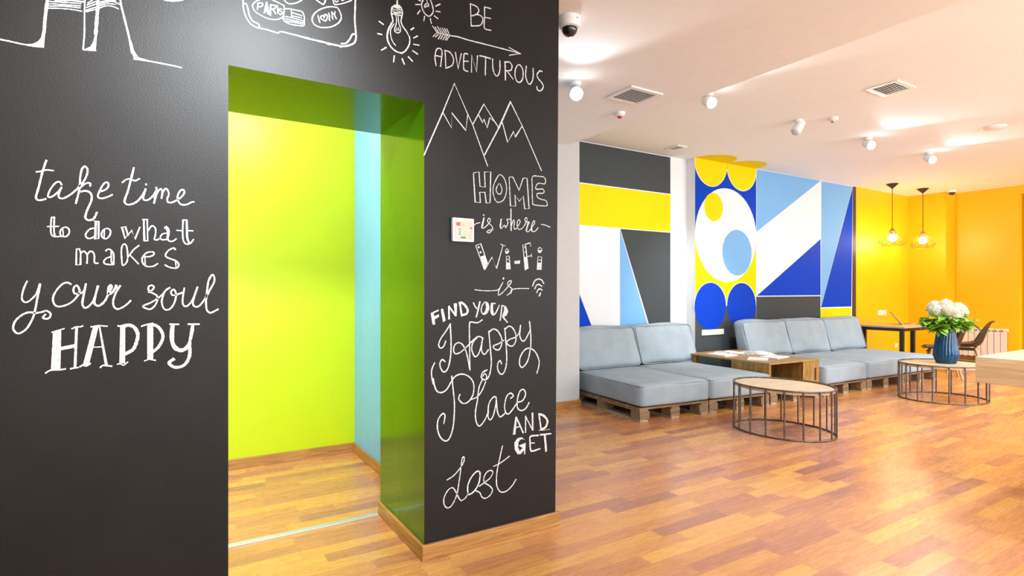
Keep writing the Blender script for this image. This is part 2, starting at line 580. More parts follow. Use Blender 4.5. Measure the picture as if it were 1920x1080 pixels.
PAINT = [M['m_grey'], M['m_yellow'], M['m_blue'], M['m_sky'], M['m_white'], M['m_black']]
GREY, YEL, BLU, SKY, WHI, BLK = range(6)
LN = 0.006
bm = bmesh.new()
ya = Y1 - 0.0010
XL, XR1 = 3.802, 5.758
plate(bm, inset([(XL, 2.546), (XR1, 2.546), (XR1, 3.049), (XL, 3.049)], LN), ya, GREY)
plate(bm, inset([(XL, 2.035), (XR1, 2.035), (XR1, 2.546), (XL, 2.546)], LN), ya, YEL)
plate(bm, inset([(XL, 0.0), (4.80, 0.0), (4.465, 0.786), (4.204, 1.404), (XL, 2.35)][::-1][1:] + [(XL, 2.0)], 0.0) if False else [(XL, 0.0), (4.79, 0.0), (XL, 2.03)], ya - 0.0006, BLU)
plate(bm, inset([(XL, 0.0), (4.847, 0.0), (4.847, 2.035), (XL, 2.035)], LN), ya, WHI)
plate(bm, inset([(4.847, 0.0), (5.66, 0.0), (4.847, 2.035)], LN), ya, SKY)
plate(bm, inset([(5.68, 0.0), (XR1, 0.0), (XR1, 2.035), (4.847, 2.035)], LN), ya, GREY)
obj('mural_painting', bm, PAINT, wall_back)['label'] = 'bands and triangles in charcoal, yellow, white and blue'

bm = bmesh.new()
ya = Y2 - 0.0010
XA, XB, XM, XE = XS + 0.002, 7.395, 9.09, 10.06
plate(bm, [(XA, 2.03), (XB - .004, 2.03), (XB - .004, 3.049), (XA, 3.049)], ya, BLU)
plate(bm, [(XA, 1.03), (XB - .004, 1.03), (XB - .004, 2.03), (XA, 2.03)], ya, YEL)
plate(bm, [(XA, 0.0), (XB - .004, 0.0), (XB - .004, 1.03), (XA, 1.03)], ya, GREY)
for cx in (6.395, 7.062):
    plate(bm, disc(cx, 3.030, 0.342, PI, 2 * PI) + [(cx + .342, 3.049), (cx - .342, 3.049)], ya - .0004, WHI)
    plate(bm, disc(cx, 3.030, 0.332, PI, 2 * PI) + [(cx + .332, 3.049), (cx - .332, 3.049)], ya - .0008, YEL)
plate(bm, disc(6.731, 2.033, 0.663), ya - .0012, WHI)
for cx, cz in ((6.382, 1.035), (7.056, 1.035)):
    plate(bm, disc(cx, cz, 0.336, 0.02, PI - 0.02), ya - .0014, WHI)
    plate(bm, disc(cx, cz, 0.326), ya - .0018, BLU)
plate(bm, disc(6.445, 2.412, 0.195), ya - .0018, YEL)
plate(bm, disc(6.955, 1.795, 0.328), ya - .0018, SKY)
plate(bm, inset([(XB, 2.108), (XM, 3.049), (XB, 3.049)], LN), ya, SKY)
plate(bm, inset([(XB, 1.171), (XM - .01, 1.171), (XM - .01, 2.104)], LN), ya, BLU)
plate(bm, [(XB, 0), (XM - .02, 0), (XM - .02, 1.160), (XB, 1.160)], ya, GREY)
plate(bm, inset([(XM, 3.049), (XM - .01, 0.972), (XE, 3.049)], LN), ya, SKY)
plate(bm, inset([(XM - .012, 0.972), (10.02, 0.972), (XE, 3.049)], LN), ya, BLU)
plate(bm, [(XM - .012, 0), (10.00, 0), (10.00, 0.958), (XM - .012, 0.958)], ya, YEL)
plate(bm, [(10.02, 0), (10.163, 0), (10.163, 3.049), (10.063, 3.049)], ya - .0003, BLK)
obj('mural_painting', bm, PAINT, wall_mural)['label'] = 'yellow, blue and white circles beside blue triangles'

bm = bmesh.new()
for cx in (6.395, 7.062):
    pts = [(cx + 0.332 * math.cos(a), 3.0) for a in (0,)]
    vs = [bm.verts.new((cx + 0.332 * math.cos(PI + PI * i / 40), Y2 + 0.332 * math.sin(PI + PI * i / 40), CEIL - 0.0012)) for i in range(41)]
    bm.faces.new(vs)
obj('painted_half_circles', bm, M['m_yellow'], ceil)['label'] = 'two yellow half circles painted onto the ceiling'

# ------------------------------------------------------------------ chalk on the black wall
REG = {
    'a': (50, 290, 8.31), 'b': (210, 290, 8.31), 'c': (70, 400, 9.394), 'd': (210, 400, 9.394), 'e': (10, 500, 7.714),
    'f': (210, 500, 7.714), 'g': (70, 590, 9.0), 'h': (220, 590, 9.0), 'i': (0, 0, 8.306), 'j': (150, 0, 8.31),
    'k': (440, 0, 10.8), 'l': (560, 0, 10.8), 'm': (700, 0, 8.306), 'n': (800, 0, 6.0), 'o': (780, 140, 5.685),
    'p': (870, 310, 7.717), 'q': (870, 390, 9.0), 'r': (870, 440, 8.306), 's': (795, 550, 11.294), 't': (800, 590, 8.309),
    'u': (800, 680, 6.75), 'v': (940, 760, 10.286), 'w': (820, 830, 7.712)}
CA, SA = math.cos(AZ), math.sin(AZ)


def on_board(reg, zx, zy):
    """survey sheet coordinates -> metres (x, z) on the chalkboard wall"""
    x0, y0, s = REG[reg]
    rx = (x0 + zx / s - 960) / FOC
    ru = (HOR - (y0 + zy / s)) / FOC
    t = YB / (SA - rx * CA)
    return Vector(((CA + rx * SA) * t, CAMH + ru * t))


def catmull(p, n=6):
    if len(p) < 3:
        return p
    out = []
    closed = (p[0] - p[-1]).length < 1e-4
    q = ([p[-2]] if closed else [2 * p[0] - p[1]]) + p + ([p[1]] if closed else [2 * p[-1] - p[-2]])
    for i in range(1, len(q) - 2):
        a, b, c, d = q[i - 1], q[i], q[i + 1], q[i + 2]
        for k in range(n):
            t = k / n
            out.append(0.5 * ((2 * b) + (c - a) * t + (2 * a - 5 * b + 4 * c - d) * t * t + (3 * b - a - 3 * c + d) * t ** 3))
    out.append(p[-1])
    return out


def ribbon(bm, pts, wd, y):
    n = len(pts)
    prev = None
    rnd = random.Random(int(pts[0].x * 9999) + n)
    for i in range(n):
        t = (pts[min(i + 1, n - 1)] - pts[max(i - 1, 0)])
        if t.length < 1e-9:
            t = Vector((1, 0))
        t.normalize()
        k = 1.0
        if 0 < i < n - 1:
            a, b = (pts[i] - pts[i - 1]), (pts[i + 1] - pts[i])
            if a.length > 1e-9 and b.length > 1e-9:
                k = min(1.6, 1 / max(0.5, abs(math.cos(0.5 * a.angle(b)))))
        nrm = Vector((-t.y, t.x)) * wd * 0.5 * k * rnd.uniform(0.84, 1.14)
        p = pts[i]
        if i == 0:
            p = p - t * wd * 0.3
        if i == n - 1:
            p = p + t * wd * 0.3
        A = bm.verts.new((p.x + nrm.x, y, p.y + nrm.y))
        B = bm.verts.new((p.x - nrm.x, y, p.y - nrm.y))
        if prev:
            bm.faces.new((prev[0], A, B, prev[1]))
        prev = (A, B)


# each line: sheet, kind (s smooth stroke, l straight stroke, f filled patch, o dot), stroke width, points
CHALK = [
('chalk_lettering', 'white chalk words take time in looping script', '''
a s 25 308,90 250,260 190,500 150,640 155,690 200,712 300,690
a s 20 150,268 200,265 310,240 415,250
a s 22 545,470 520,430 480,425 420,470 360,560 335,640 360,665 420,640 500,570 545,510
a s 24 545,510 505,600 500,660 540,682 600,670 700,610 800,520 900,400 945,290 945,220 905,185 860,230 835,350 830,480 810,600 765,760
a s 22 830,520 900,460 960,440 995,455 990,490
a s 26 850,575 920,565 985,590 1015,650 1000,740 950,850 915,960 930,1005 985,1022 1050,990 1095,900
a s 22 1150,575 1230,545 1275,490 1270,445 1240,430 1190,470 1140,560 1110,640 1130,675 1190,680 1270,655 1335,625
b s 25 340,205 300,370 250,560 200,700 205,755 260,780 360,750 440,680 500,590 525,535
b s 21 160,435 220,390 280,380 330,400 370,405 430,375
b s 22 525,535 500,620 485,680 510,710 570,700 640,640 690,560
b l 22 531,458 531,470
b s 24 690,510 695,600 655,755
b s 22 660,680 690,620 740,545 770,540 785,590 772,680
b s 22 775,650 800,570 840,530 870,560 885,620 860,690 875,740 930,745 1000,715 1080,660 1125,600 1120,555 1095,545 1050,580 1020,660 1040,740 1090,780 1170,775 1240,740 1275,735'''),
('chalk_lettering', 'white chalk words to do what makes in outlined letters', '''
c s 20 250,75 240,200 240,330 265,395 320,410 420,405
c s 22 300,70 295,200 295,320 310,400
c l 18 252,72 300,68
c l 22 180,235 380,230
c s 22 490,245 430,275 400,340 425,400 500,410 550,370 565,310 540,260 490,245
c l 16 450,290 460,400
c s 22 1020,270 960,265 890,310 850,380 880,435 940,440 1010,410
c l 20 1000,135 1030,142 1020,460 1080,445 1080,140 1030,140
c s 22 1210,270 1150,310 1130,380 1160,435 1220,445 1275,390 1290,320 1260,275 1210,270
c l 18 1180,300 1175,430
c l 20 690,630 740,625 765,700 760,905 685,910 690,630
c s 22 770,700 810,665 850,690 880,740 875,880
c s 22 885,720 930,670 975,680 1005,740 1005,850 1025,880 1070,878
c s 22 1205,660 1255,630 1310,660 1345,730 1345,900
c s 18 1300,665 1305,850 1340,900
c s 22 1300,765 1220,790 1170,850 1210,895 1330,905
d l 20 285,390 235,235 175,245 230,440 350,300 405,455 490,245
d l 20 540,110 620,110
d l 26 560,110 570,480
d l 20 620,110 630,480
d l 18 560,485 630,482
d s 22 635,310 690,230 735,230 770,290 760,400 745,455 790,470 825,450
d s 22 925,260 955,235 990,270 1005,340 985,460 1040,495 1090,480 1130,450
d s 16 945,250 975,330 965,460
d s 20 950,350 890,365 850,420 880,465 960,460
d s 22 1250,120 1245,300 1250,450 1280,520 1330,545 1390,520 1435,460
d s 30 1315,120 1320,300 1325,430 1355,515
d l 18 1245,120 1315,118
d l 18 1140,300 1225,305
d l 20 1340,305 1425,310
d s 20 190,555 240,550 265,620 275,720 265,850 190,915 170,780 165,650 190,555
d l 20 475,565 380,640 280,770
d l 20 310,725 465,890
d s 22 565,760 650,765 730,735 735,690 680,680 600,700 540,770 530,840 570,910 640,940 730,930 805,885
d l 18 580,770 585,900
d s 22 1115,640 1085,610 1000,650 945,720 960,770 1040,805 1130,840 1175,900 1150,960 1080,965 1000,945 935,910
d l 16 1120,840 1130,955'''),
('chalk_lettering', 'white chalk words your soul in looping script', '''
e s 20 318,210 270,310 240,430 255,495 310,515 390,460 450,390 500,250
e s 24 505,255 460,480 420,680 370,800 300,905 200,965 135,935 115,870 150,780 240,700 340,660 440,670 530,655 600,640 655,680 640,735 590,755 545,735 580,690
e s 22 950,255 900,230 830,250 750,330 695,430 695,510 740,570 830,570 950,520 1040,430 1075,350 1040,275 1000,290 985,345 1010,390 1080,385 1140,350 1165,250
e s 24 1165,250 1130,430 1115,540 1150,595 1210,570 1280,480 1340,280
e s 26 1340,280 1290,480 1300,545 1350,565 1430,510 1490,400 1540,290 1515,270 1490,320 1490,390 1540,380 1590,310 1605,270
f s 22 55,270 75,315 120,275
f s 22 120,275 60,370 20,480 25,570 75,612 150,590 220,540 270,490
f s 20 530,370 590,330 605,290 570,270 530,290 530,340 560,370 640,410 660,460 640,530 590,595 530,615 450,572 560,520 660,460 740,390 790,330 835,305
f s 20 835,305 770,350 735,430 720,510 745,600 800,625 860,590 910,500 925,390 895,330 855,360 870,410 930,405 1020,375
f s 20 1045,310 1025,440 1025,540 1065,575 1120,540 1180,450 1235,295
f s 22 1235,295 1185,450 1170,540 1210,580 1270,560 1340,470 1420,330 1480,210 1470,130 1440,125 1395,210 1375,350 1360,500 1370,620 1410,665 1460,655 1535,615'''),
('chalk_lettering', 'white chalk word HAPPY in bold filled capitals', '''
g f 0 265,285 405,250 390,920 230,950
g l 20 245,297 455,235
g s 24 140,985 230,935 380,930 475,915
g f 0 395,545 640,495 640,555 395,600
g f 0 640,215 685,210 660,890 615,890
g s 22 585,238 650,208 720,205 768,188
g s 24 560,912 620,900 690,890
g f 0 940,205 1035,195 870,850 770,850
g s 22 905,205 1040,185 1110,190 1180,195
g s 26 720,878 770,850 820,865 895,825
g f 0 1035,190 1060,195 1190,850 1140,850
g s 26 1065,890 1110,855 1180,860 1255,870
g l 16 955,548 1105,542
h f 0 50,185 135,170 130,820 35,820
h s 24 10,185 40,195 100,180
h l 18 0,835 45,825 105,855 175,800
h s 50 130,185 220,180 300,230 345,330 330,440 270,580 140,660
h f 0 505,170 605,170 605,745 505,745
h s 24 410,195 500,165 600,145
h l 18 460,780 540,750 645,770
h s 44 600,165 680,200 745,280 770,370 740,470 680,560 600,625
h s 62 935,170 920,330 930,470 980,560 1060,600 1140,580 1210,510
h s 46 1275,165 1250,330 1215,500 1225,600 1210,720 1150,830 1060,880 960,885 890,840 880,800 950,750
h l 26 885,160 1035,162
h l 26 1195,160 1380,160'''),
('chalk_drawing', 'white chalk drawing of tall legs at the top left', '''
i s 40 740,0 720,150 700,330 688,500
i f 0 665,480 640,590 590,650 510,685 430,690 560,735 685,745 708,480
i s 22 0,615 150,645 330,685 530,722
i s 16 745,128 950,135 1130,150 1275,178
i s 16 760,95 1000,100 1250,125
i s 16 770,60 1000,75 1255,92
i s 16 780,25 1000,40 1260,55
i s 22 860,10 1100,10 1300,30
j s 18 75,0 70,300 70,500 50,775
j l 18 50,775 245,790
j s 40 285,0 275,130 260,350 245,530
j f 0 240,520 205,660 160,730 60,775 245,795 265,540
j l 14 100,185 240,150
j l 14 100,160 260,110
j l 14 100,120 260,60
j l 14 110,80 260,20
j l 14 120,50 200,0
j s 14 300,130 400,95 500,100 600,140
j s 14 310,90 420,60 560,70
j s 14 300,60 420,30 540,30 610,70
j s 14 320,30 450,10 560,10
j s 26 630,0 640,80 700,320 760,560 812,830
j f 0 770,640 800,640 840,790 910,895 1100,950 840,930
j s 20 840,920 1080,955 1400,1015 1580,1055
j s 20 1310,0 1400,15 1500,15 1600,0'''),
('chalk_drawing', 'white chalk suitcase with travel stickers over the passage', '''
k s 24 170,0 170,100 190,230 240,370 330,490 450,560 600,590 800,650 870,670 950,645 1200,705 1512,780
k s 22 180,70 230,80 265,170 300,320 370,430 480,490 500,540
k s 18 500,0 430,30 370,90 370,160 420,240 560,330 700,385 830,400 930,370 990,310 1000,110
k s 18 760,0 880,55 1000,120
k l 20 470,70 460,200
k s 20 470,70 540,60 570,100 530,135 475,140
k f 0 635,40 660,40 705,300 665,290 640,210 615,270 585,270
k l 22 725,90 720,315
k s 22 725,110 800,110 830,140 800,180 730,190
k l 22 770,190 830,280
k l 20 870,150 875,270
k l 20 862,110 850,130
k s 20 950,190 915,175 905,215 950,240 965,270 930,295 900,280
k s 20 1000,190 1100,180 1250,210 1360,240 1400,310 1410,400 1395,520 1250,515 1110,485 1010,430 980,370 1000,240 1000,190
k l 20 1145,200 1155,360
k l 18 1170,260 1360,320
k l 18 1170,325 1350,365
k s 18 990,330 1150,360 1395,425
k s 18 1000,375 1200,420 1390,460
k s 18 1040,430 1200,455 1370,490
k s 20 1000,0 1060,60 1130,80 1250,60 1360,5
l s 32 0,730 200,785 480,850 700,905 900,940 1050,910 1130,860 1160,760 1150,600 1135,400 1140,200 1145,0
l s 28 860,885 950,880 1030,800 1085,700 1140,695
l f 0 490,850 600,915 740,910 860,970 900,930 700,890
l s 22 760,150 640,140 520,160 400,210 310,290 270,390 310,490 420,550 560,560 700,530 810,460 860,370 845,270 800,180 760,150
l l 24 390,320 425,460
l s 22 515,370 500,320 455,330 445,370 480,400 540,425 575,370 570,310 530,300 515,350
l l 24 625,415 610,270 690,395 668,245
l l 22 672,250 722,310 735,235
l l 22 718,300 760,380
l s 24 350,0 440,60 505,90 545,0
l s 20 690,0 710,60 740,95 900,70 1075,10
l s 18 730,0 750,45 800,20
l l 22 870,10 910,0'''),
('chalk_drawing', 'larger white chalk light bulb with rays', '''
m l 28 370,0 370,70
m f 0 300,110 340,75 380,75 415,110 410,140 370,140
m s 22 340,80 290,120 280,200 300,300 300,340 250,430 215,540 225,640 280,740 360,805 440,830
m s 20 400,85 440,140 450,220 430,320 450,400 520,500 565,600 555,700 500,790 440,830
m s 24 288,350 228,480 216,600 240,680
m s 14 325,370 270,460 270,560 300,650 345,710
m s 14 300,140 360,160 430,150
m s 14 300,170 350,195 430,180
m s 14 320,200 380,215 430,205
m s 18 300,215 370,235 440,245
m s 15 345,240 360,300 350,400 330,440 335,490 380,515 415,495 420,440 395,360 385,250
m l 12 350,480 360,430 375,480 390,430 400,480
m l 20 90,335 155,383
m l 20 65,525 130,540
m l 20 125,783 198,740
m l 20 325,870 313,968
m l 20 447,915 483,1008
m l 20 543,885 608,955
m l 20 612,792 688,845
m l 20 625,690 710,706
m l 20 625,595 686,562
m l 20 584,466 627,435'''),
('chalk_drawing', 'smaller white chalk light bulb at the ceiling', '''
m s 18 775,0 750,60 755,120 790,200 840,245 880,250 925,200 930,140 905,50 885,0
m s 16 830,0 835,50 800,80 800,115 835,95 855,100 860,70 835,40
m l 18 700,0 735,18
m l 18 658,73 727,72
m l 18 727,163 685,220
m l 18 797,255 784,330
m l 18 885,292 903,367
m l 18 948,248 1003,292
m l 18 973,178 1040,185
m l 18 968,98 1038,66'''),
('chalk_lettering', 'white chalk words BE ADVENTUROUS with an arrow between', '''
n s 13 258,402 350,415 480,455 700,510 950,575 1055,605
n l 12 925,535 1055,605 930,622
n l 11 115,368 258,402
n l 10 65,295 120,370
n l 10 95,305 140,375
n l 10 120,300 165,378
n l 10 150,315 190,385
n l 10 175,315 215,390
n l 10 200,320 235,395
n l 10 225,325 258,400
n l 10 120,365 68,415
n l 10 145,375 95,420
n l 10 165,378 130,440
n l 10 190,385 155,440
n l 10 215,390 180,450
n l 10 235,395 205,450
n l 10 258,402 220,455
n l 13 490,40 500,295
n s 13 490,45 560,75 585,120 560,160 505,180
n s 13 505,180 570,165 620,190 630,230 600,285 500,293
n l 13 720,98 650,80
n s 13 650,80 650,190 645,300 665,330 722,342
n l 13 650,195 718,208
n s 14 105,740 92,650 105,570 130,545 160,555 172,600 155,750
n l 13 95,625 165,640
n l 14 205,565 215,768
n s 14 205,568 260,590 300,660 285,735 215,768
n l 14 322,590 352,775 388,605
n s 14 462,610 425,605 415,660 418,780 465,805
n l 13 418,690 465,690
n l 14 502,812 505,620 560,810 570,628
n l 15 595,628 655,640 715,660
n l 14 662,645 658,845
n s 14 740,665 745,780 770,845 800,850 822,790 822,685
n l 16 880,695 885,900
n s 14 880,700 930,700 958,740 945,790 895,800
n l 14 900,795 970,890
n s 14 1030,730 1000,770 992,850 1015,915 1050,925 1080,880 1080,790 1055,740 1030,730
n s 14 1120,745 1112,850 1135,930 1165,945 1195,880 1195,770
n s 14 1298,805 1270,800 1240,840 1255,885 1295,935 1310,980 1280,1022 1245,1010 1238,975'''),
('chalk_drawing', 'white chalk outline of three snow capped mountains', '''
o l 13 85,858 285,400 408,95 550,420 605,540 762,975
o l 12 285,405 378,568 380,408 530,595 550,430
o l 12 605,530 722,315 830,490 880,565
o l 11 665,430 712,515 720,470 757,565 785,460 830,495
o l 14 730,855 880,570
o l 20 880,570 1005,290
o l 12 1005,290 1130,545 1335,1022
o l 11 920,515 975,720 1040,605 1055,668 1130,548'''),
('chalk_lettering', 'white chalk words HOME is where with outlined capitals', '''
p l 14 135,110 215,95 230,305 305,315 295,95 385,95 375,545 320,545 300,390 225,390 235,540 160,535 135,110
p s 14 520,135 470,190 425,300 420,400 450,500 490,535 560,510 605,420 612,300 580,190 520,135
p s 14 510,265 465,340 480,400 525,415 548,350 510,265
p l 14 650,170 705,170 795,360 855,185 910,185 940,630 875,630 855,445 800,520 735,430 745,590 670,590 650,170
p s 14 990,165 1080,160 1165,180 1170,265 1080,260 1040,300 1045,345 1140,345 1150,400 1060,410 1060,460 1110,490 1180,510 1200,550 1185,588 1010,570 990,520 985,300 990,165
q s 14 150,310 200,265 268,248
q s 16 335,165 310,250 295,325 325,340 380,300 435,230 440,185 415,175 395,220 420,260 470,310 475,370 420,420 385,405 420,375 495,360
q l 26 335,168 302,322
q l 26 330,115 330,126
q s 16 630,185 605,300 625,345 680,290 700,330 740,250 720,190 760,190 795,180
q l 26 622,195 614,335
q l 24 790,15 792,380
q s 16 800,300 830,210 850,230 840,330 870,355 920,290 945,230 925,200 900,230 895,310 920,360 970,350 1020,290 1065,200 1045,165 1025,200 1050,240 1100,240 1060,320 1045,385 1085,400 1140,330 1190,250 1180,215 1150,260 1130,350 1150,395 1200,390 1250,330
q l 26 1078,255 1050,380
q l 24 1135,300 1142,385
q s 15 1300,275 1370,290 1450,325'''),
('chalk_lettering', 'white chalk word Wi-Fi in patterned letters', '''
q l 14 195,635 280,600 395,930 345,1045 195,635
q f 0 275,820 340,800 395,935 345,1050
q o 19 245,662
q o 19 277,748
q l 15 350,1040 470,830 545,1025 655,635
q l 15 615,610 690,640
q s 13 725,690 695,730 715,770 755,735 725,690
q f 0 690,738 760,720 742,762 715,775
q l 13 712,815 760,810 778,1030 715,1035 712,815
q f 0 712,920 768,920 780,1030 712,1038
q o 12 738,865
q f 0 848,895 945,885 938,940 850,943
q l 13 990,625 1035,615 1080,1020 1030,1045 990,625
q f 0 1008,825 1060,825 1085,1020 1030,1050
q o 11 1022,662
q o 11 1033,745
q l 14 1035,610 1115,590 1125,645
q l 13 1065,820 1135,805
q l 13 1135,775 1140,828
q s 13 1278,665 1245,710 1275,755 1312,710 1278,665
q f 0 1240,712 1315,712 1278,758
q l 13 1245,825 1308,822 1298,1040 1232,1040 1245,825
q f 0 1240,925 1303,925 1297,1042 1230,1042
q o 13 1275,878'''),
('chalk_lettering', 'white chalk word is between long strokes with a wireless symbol', '''
r s 13 165,858 300,872 450,872 540,850 605,740
r s 15 605,740 545,860 535,940 600,900 690,800 735,740 720,715 680,750 690,800 745,840 735,890 670,945
r l 24 745,850 722,912
r s 13 760,850 850,838 1010,838
r l 26 616,675 608,690
r s 20 1065,800 1100,720 1160,690 1210,710 1240,760
r s 20 1100,845 1125,790 1165,775 1212,805
r s 20 1130,905 1155,855 1185,845 1215,865
r l 24 1170,955 1190,910'''),
('chalk_lettering', 'white chalk words FIND YOUR in arched capitals', '''
s f 0 140,420 200,400 235,655 180,665
s f 0 145,415 310,340 310,370 190,430
s f 0 200,490 315,445 315,500 215,555
s f 0 352,340 400,320 455,575 400,610
s f 0 510,270 540,265 548,550 508,550
s l 34 525,275 665,470
s f 0 625,215 695,210 690,480 655,490
s f 0 733,205 775,200 818,480 780,485
s s 48 745,205 800,200 870,260 920,350 900,430 790,465
s s 30 1045,200 1075,270 1115,320
s l 36 1180,180 1150,320 1105,500
s s 26 1295,185 1230,260 1210,370 1250,440 1320,420 1370,320 1350,220 1295,185
s f 0 1300,190 1350,220 1370,330 1310,440 1250,430 1290,380 1310,300
s s 28 1430,210 1415,340 1430,430 1475,455 1530,390 1590,255
s f 0 1420,215 1465,210 1455,330 1480,440 1430,440 1410,340
s l 22 1430,210 1510,215
s l 32 1650,260 1610,575
s f 0 1690,260 1740,280 1780,380 1750,460 1680,510 1650,470 1690,380
s l 26 1650,260 1700,265
s l 36 1660,490 1760,610'''),
('chalk_lettering', 'white chalk words Happy Place in large swirling script', '''
t s 20 295,410 265,490 215,520 185,470 220,370 290,270 365,150
t s 21 365,140 378,400 370,650 330,830 270,893 220,840 205,760 240,700 285,730
t s 20 865,80 790,125 690,115 665,150 665,400 672,865
t s 20 672,860 620,600 560,470 490,435 430,480 420,570 460,610 560,560 700,420 790,345 850,350 875,380
t s 20 790,345 720,430 700,540 745,650 800,620 845,500 870,360
t s 21 870,360 850,520 870,600 910,610 960,545
t s 21 965,255 985,480 1005,750 975,940 915,1015 850,980 870,900 940,860
t s 18 870,960 900,920 930,950 925,1000
t s 21 970,275 1030,225 1100,250 1160,350 1170,440 1130,540 1070,540 1035,490 1120,450 1200,400
t s 21 1215,210 1235,460 1245,700 1220,860 1165,930 1110,870 1105,770 1140,715 1165,765
t s 20 1220,225 1280,180 1340,210 1385,310 1385,410 1340,485 1280,480 1245,430 1290,385 1380,350 1440,280 1460,165
t s 20 1460,165 1450,330 1490,410 1540,380 1605,250
t s 21 1600,105 1620,330 1615,520 1570,720 1490,820 1445,770 1460,650 1530,545 1610,525 1690,580 1745,700 1745,800 1715,910
t s 18 125,745 80,850 75,950 100,1080
u s 17 95,280 120,350 180,378 250,340 310,240 370,165 460,145 550,190 595,280 585,400 530,490 460,515 405,460 420,400
u s 16 82,200 95,280 120,350
u s 17 315,170 335,350 350,550 335,800 290,950 235,990 170,940 135,830 145,720 200,645 230,670 215,770
u s 15 565,465 640,430 700,350 745,240
u s 17 700,220 660,320 640,480 615,640 630,760 670,800 730,730 780,620
u s 17 880,460 845,435 790,510 775,620 780,700 810,720 850,640 880,460
u s 17 880,480 895,620 930,685 990,640
u s 17 1060,450 1095,420 1060,385 1010,430 985,540 995,620 1030,650 1080,600 1140,510
u s 17 1145,500 1210,480 1250,400 1225,340 1180,360 1150,450 1145,560 1190,605 1250,580 1295,505'''),
('chalk_lettering', 'white chalk words AND GET in small capitals', '''
v f 0 268,225 298,225 270,560 220,565
v l 32 285,228 420,530
v l 22 285,425 350,410
v l 26 465,205 465,520
v l 22 465,210 600,480
v f 0 582,140 612,140 617,480 588,480
v l 28 722,165 765,470
v s 42 722,168 800,190 870,260 885,330 850,420 765,465
v s 9 720,480 830,478 930,458
v f 0 450,660 390,615 310,630 250,720 255,850 310,940 370,940 460,840 470,720 330,775 410,820 350,880 320,800 330,700 380,650
v l 28 450,740 447,935
v s 30 710,578 560,600 550,700 560,850 600,880 745,835
v l 20 570,725 640,725
v l 30 745,568 955,545
v l 40 835,570 860,880'''),
('chalk_lettering', 'white chalk word Lost in slanted script', '''
w s 17 140,538 240,470 340,350 385,260 380,205 355,240 335,400 300,650 270,780 210,900 150,942 100,900 95,800 150,690 215,650 260,700 310,800 350,835 410,790 440,740
w s 22 440,745 440,620 490,500 570,415 615,440 600,580 540,690 470,745 440,740
w s 17 555,695 610,720 640,780 690,803 760,760 795,680 750,620 680,575 670,510 710,430 770,400 800,430 760,510 680,575 605,630
w s 18 940,45 895,250 860,430 855,600 890,690 940,715 1010,690 1080,620 1135,530
w s 16 810,342 900,300 1040,195'''),
]
for nm, lab, txt in CHALK:
    bm = bmesh.new()
    for k, line in enumerate(txt.strip().splitlines()):
        tk = line.split()
        rg, kd, wd = tk[0], tk[1], float(tk[2])
        raw = [tuple(float(v) for v in q.split(',')) for q in tk[3:]]
        pts = [on_board(rg, *q) for q in raw]
        yy = YB - 0.0012 - 0.00002 * (k % 9)
        mpp = (on_board(rg, raw[0][0], raw[0][1] + 1) - pts[0]).length
        if kd == 'f':
            vs = [bm.verts.new((p.x, yy, p.y)) for p in pts]
            for tri in tessellate_polygon([[Vector((p.x, p.y, 0)) for p in pts]]):
                try:
                    bm.faces.new([vs[i] for i in tri])
                except ValueError:
                    pass
        elif kd == 'o':
            c = pts[0]
            bm.faces.new([bm.verts.new((c.x + wd * mpp * math.cos(a * PI / 6), yy, c.y + wd * mpp * math.sin(a * PI / 6))) for a in range(12)])
        else:
            if kd == 's':
                pts = catmull(pts)
            ribbon(bm, pts, wd * mpp, yy)
    o = obj(nm, bm, M['chalk'], wall_left)
    o['label'] = lab

# ------------------------------------------------------------------ control panel on the chalkboard wall
def wall_rect(px0, py0, px1, py1):
    def f(px, py):
        rx = (px - 960) / FOC
        t = YB / (SA - rx * CA)
        return (CA + rx * SA) * t, CAMH + (HOR - py) / FOC * t
    a, b = f(px0, py0), f(px1, py1)
    return a[0], b[0], b[1], a[1]


x0, x1, z0, z1 = wall_rect(845.5, 408, 885.5, 455)
kp = thing('control_panel', 'white alarm control panel mounted on the black wall beside the words HOME is where', 'control panel', ((x0 + x1) / 2, YB, z0))
wdt, hgt = x1 - x0, z1 - z0
obj('housing', box_bm(-wdt / 2, wdt / 2, -0.022, 0, 0, hgt, bev=0.006), M['panel'], kp, True, 40)
face = obj('face_plate', box_bm(-wdt * 0.40, wdt * 0.40, -0.0245, -0.021, hgt * 0.13, hgt * 0.87, bev=0.001), M['panel_face'], kp)
face['label'] = 'cream face plate'


def mark(name, u0, u1, v0, v1, m, par=None, t=0.0012):
    return obj(name, box_bm(-wdt / 2 + wdt * u0, -wdt / 2 + wdt * u1, -0.0245 - t, -0.0244, hgt * (1 - v1), hgt * (1 - v0)), m, par or face)


mark('display', 0.15, 0.33, 0.20, 0.34, M['red'])['label'] = 'red display window'
for u, v in ((0.30, 0.49), (0.30, 0.60), (0.30, 0.69)):
    mark('button', u - 0.045, u + 0.045, v - 0.025, v + 0.025, M['bluemark'])
for u, v in ((0.53, 0.56), (0.55, 0.70), (0.82, 0.57), (0.81, 0.71), (0.50, 0.29)):
    mark('button', u - 0.05, u + 0.05, v - 0.018, v + 0.018, M['greymark'])
mark('button', 0.76, 0.88, 0.385, 0.44, M['red'])['label'] = 'red button'
for u, v in ((0.72, 0.41), (0.71, 0.52), (0.43, 0.61)):
    mark('indicator_light', u - 0.025, u + 0.025, v - 0.022, v + 0.022, M['led'])
for k in range(7):
    mark('maker_mark', 0.36 + 0.03 * k, 0.385 + 0.03 * k, 0.785 + 0.008 * (k % 2), 0.845, M['greenmark'])


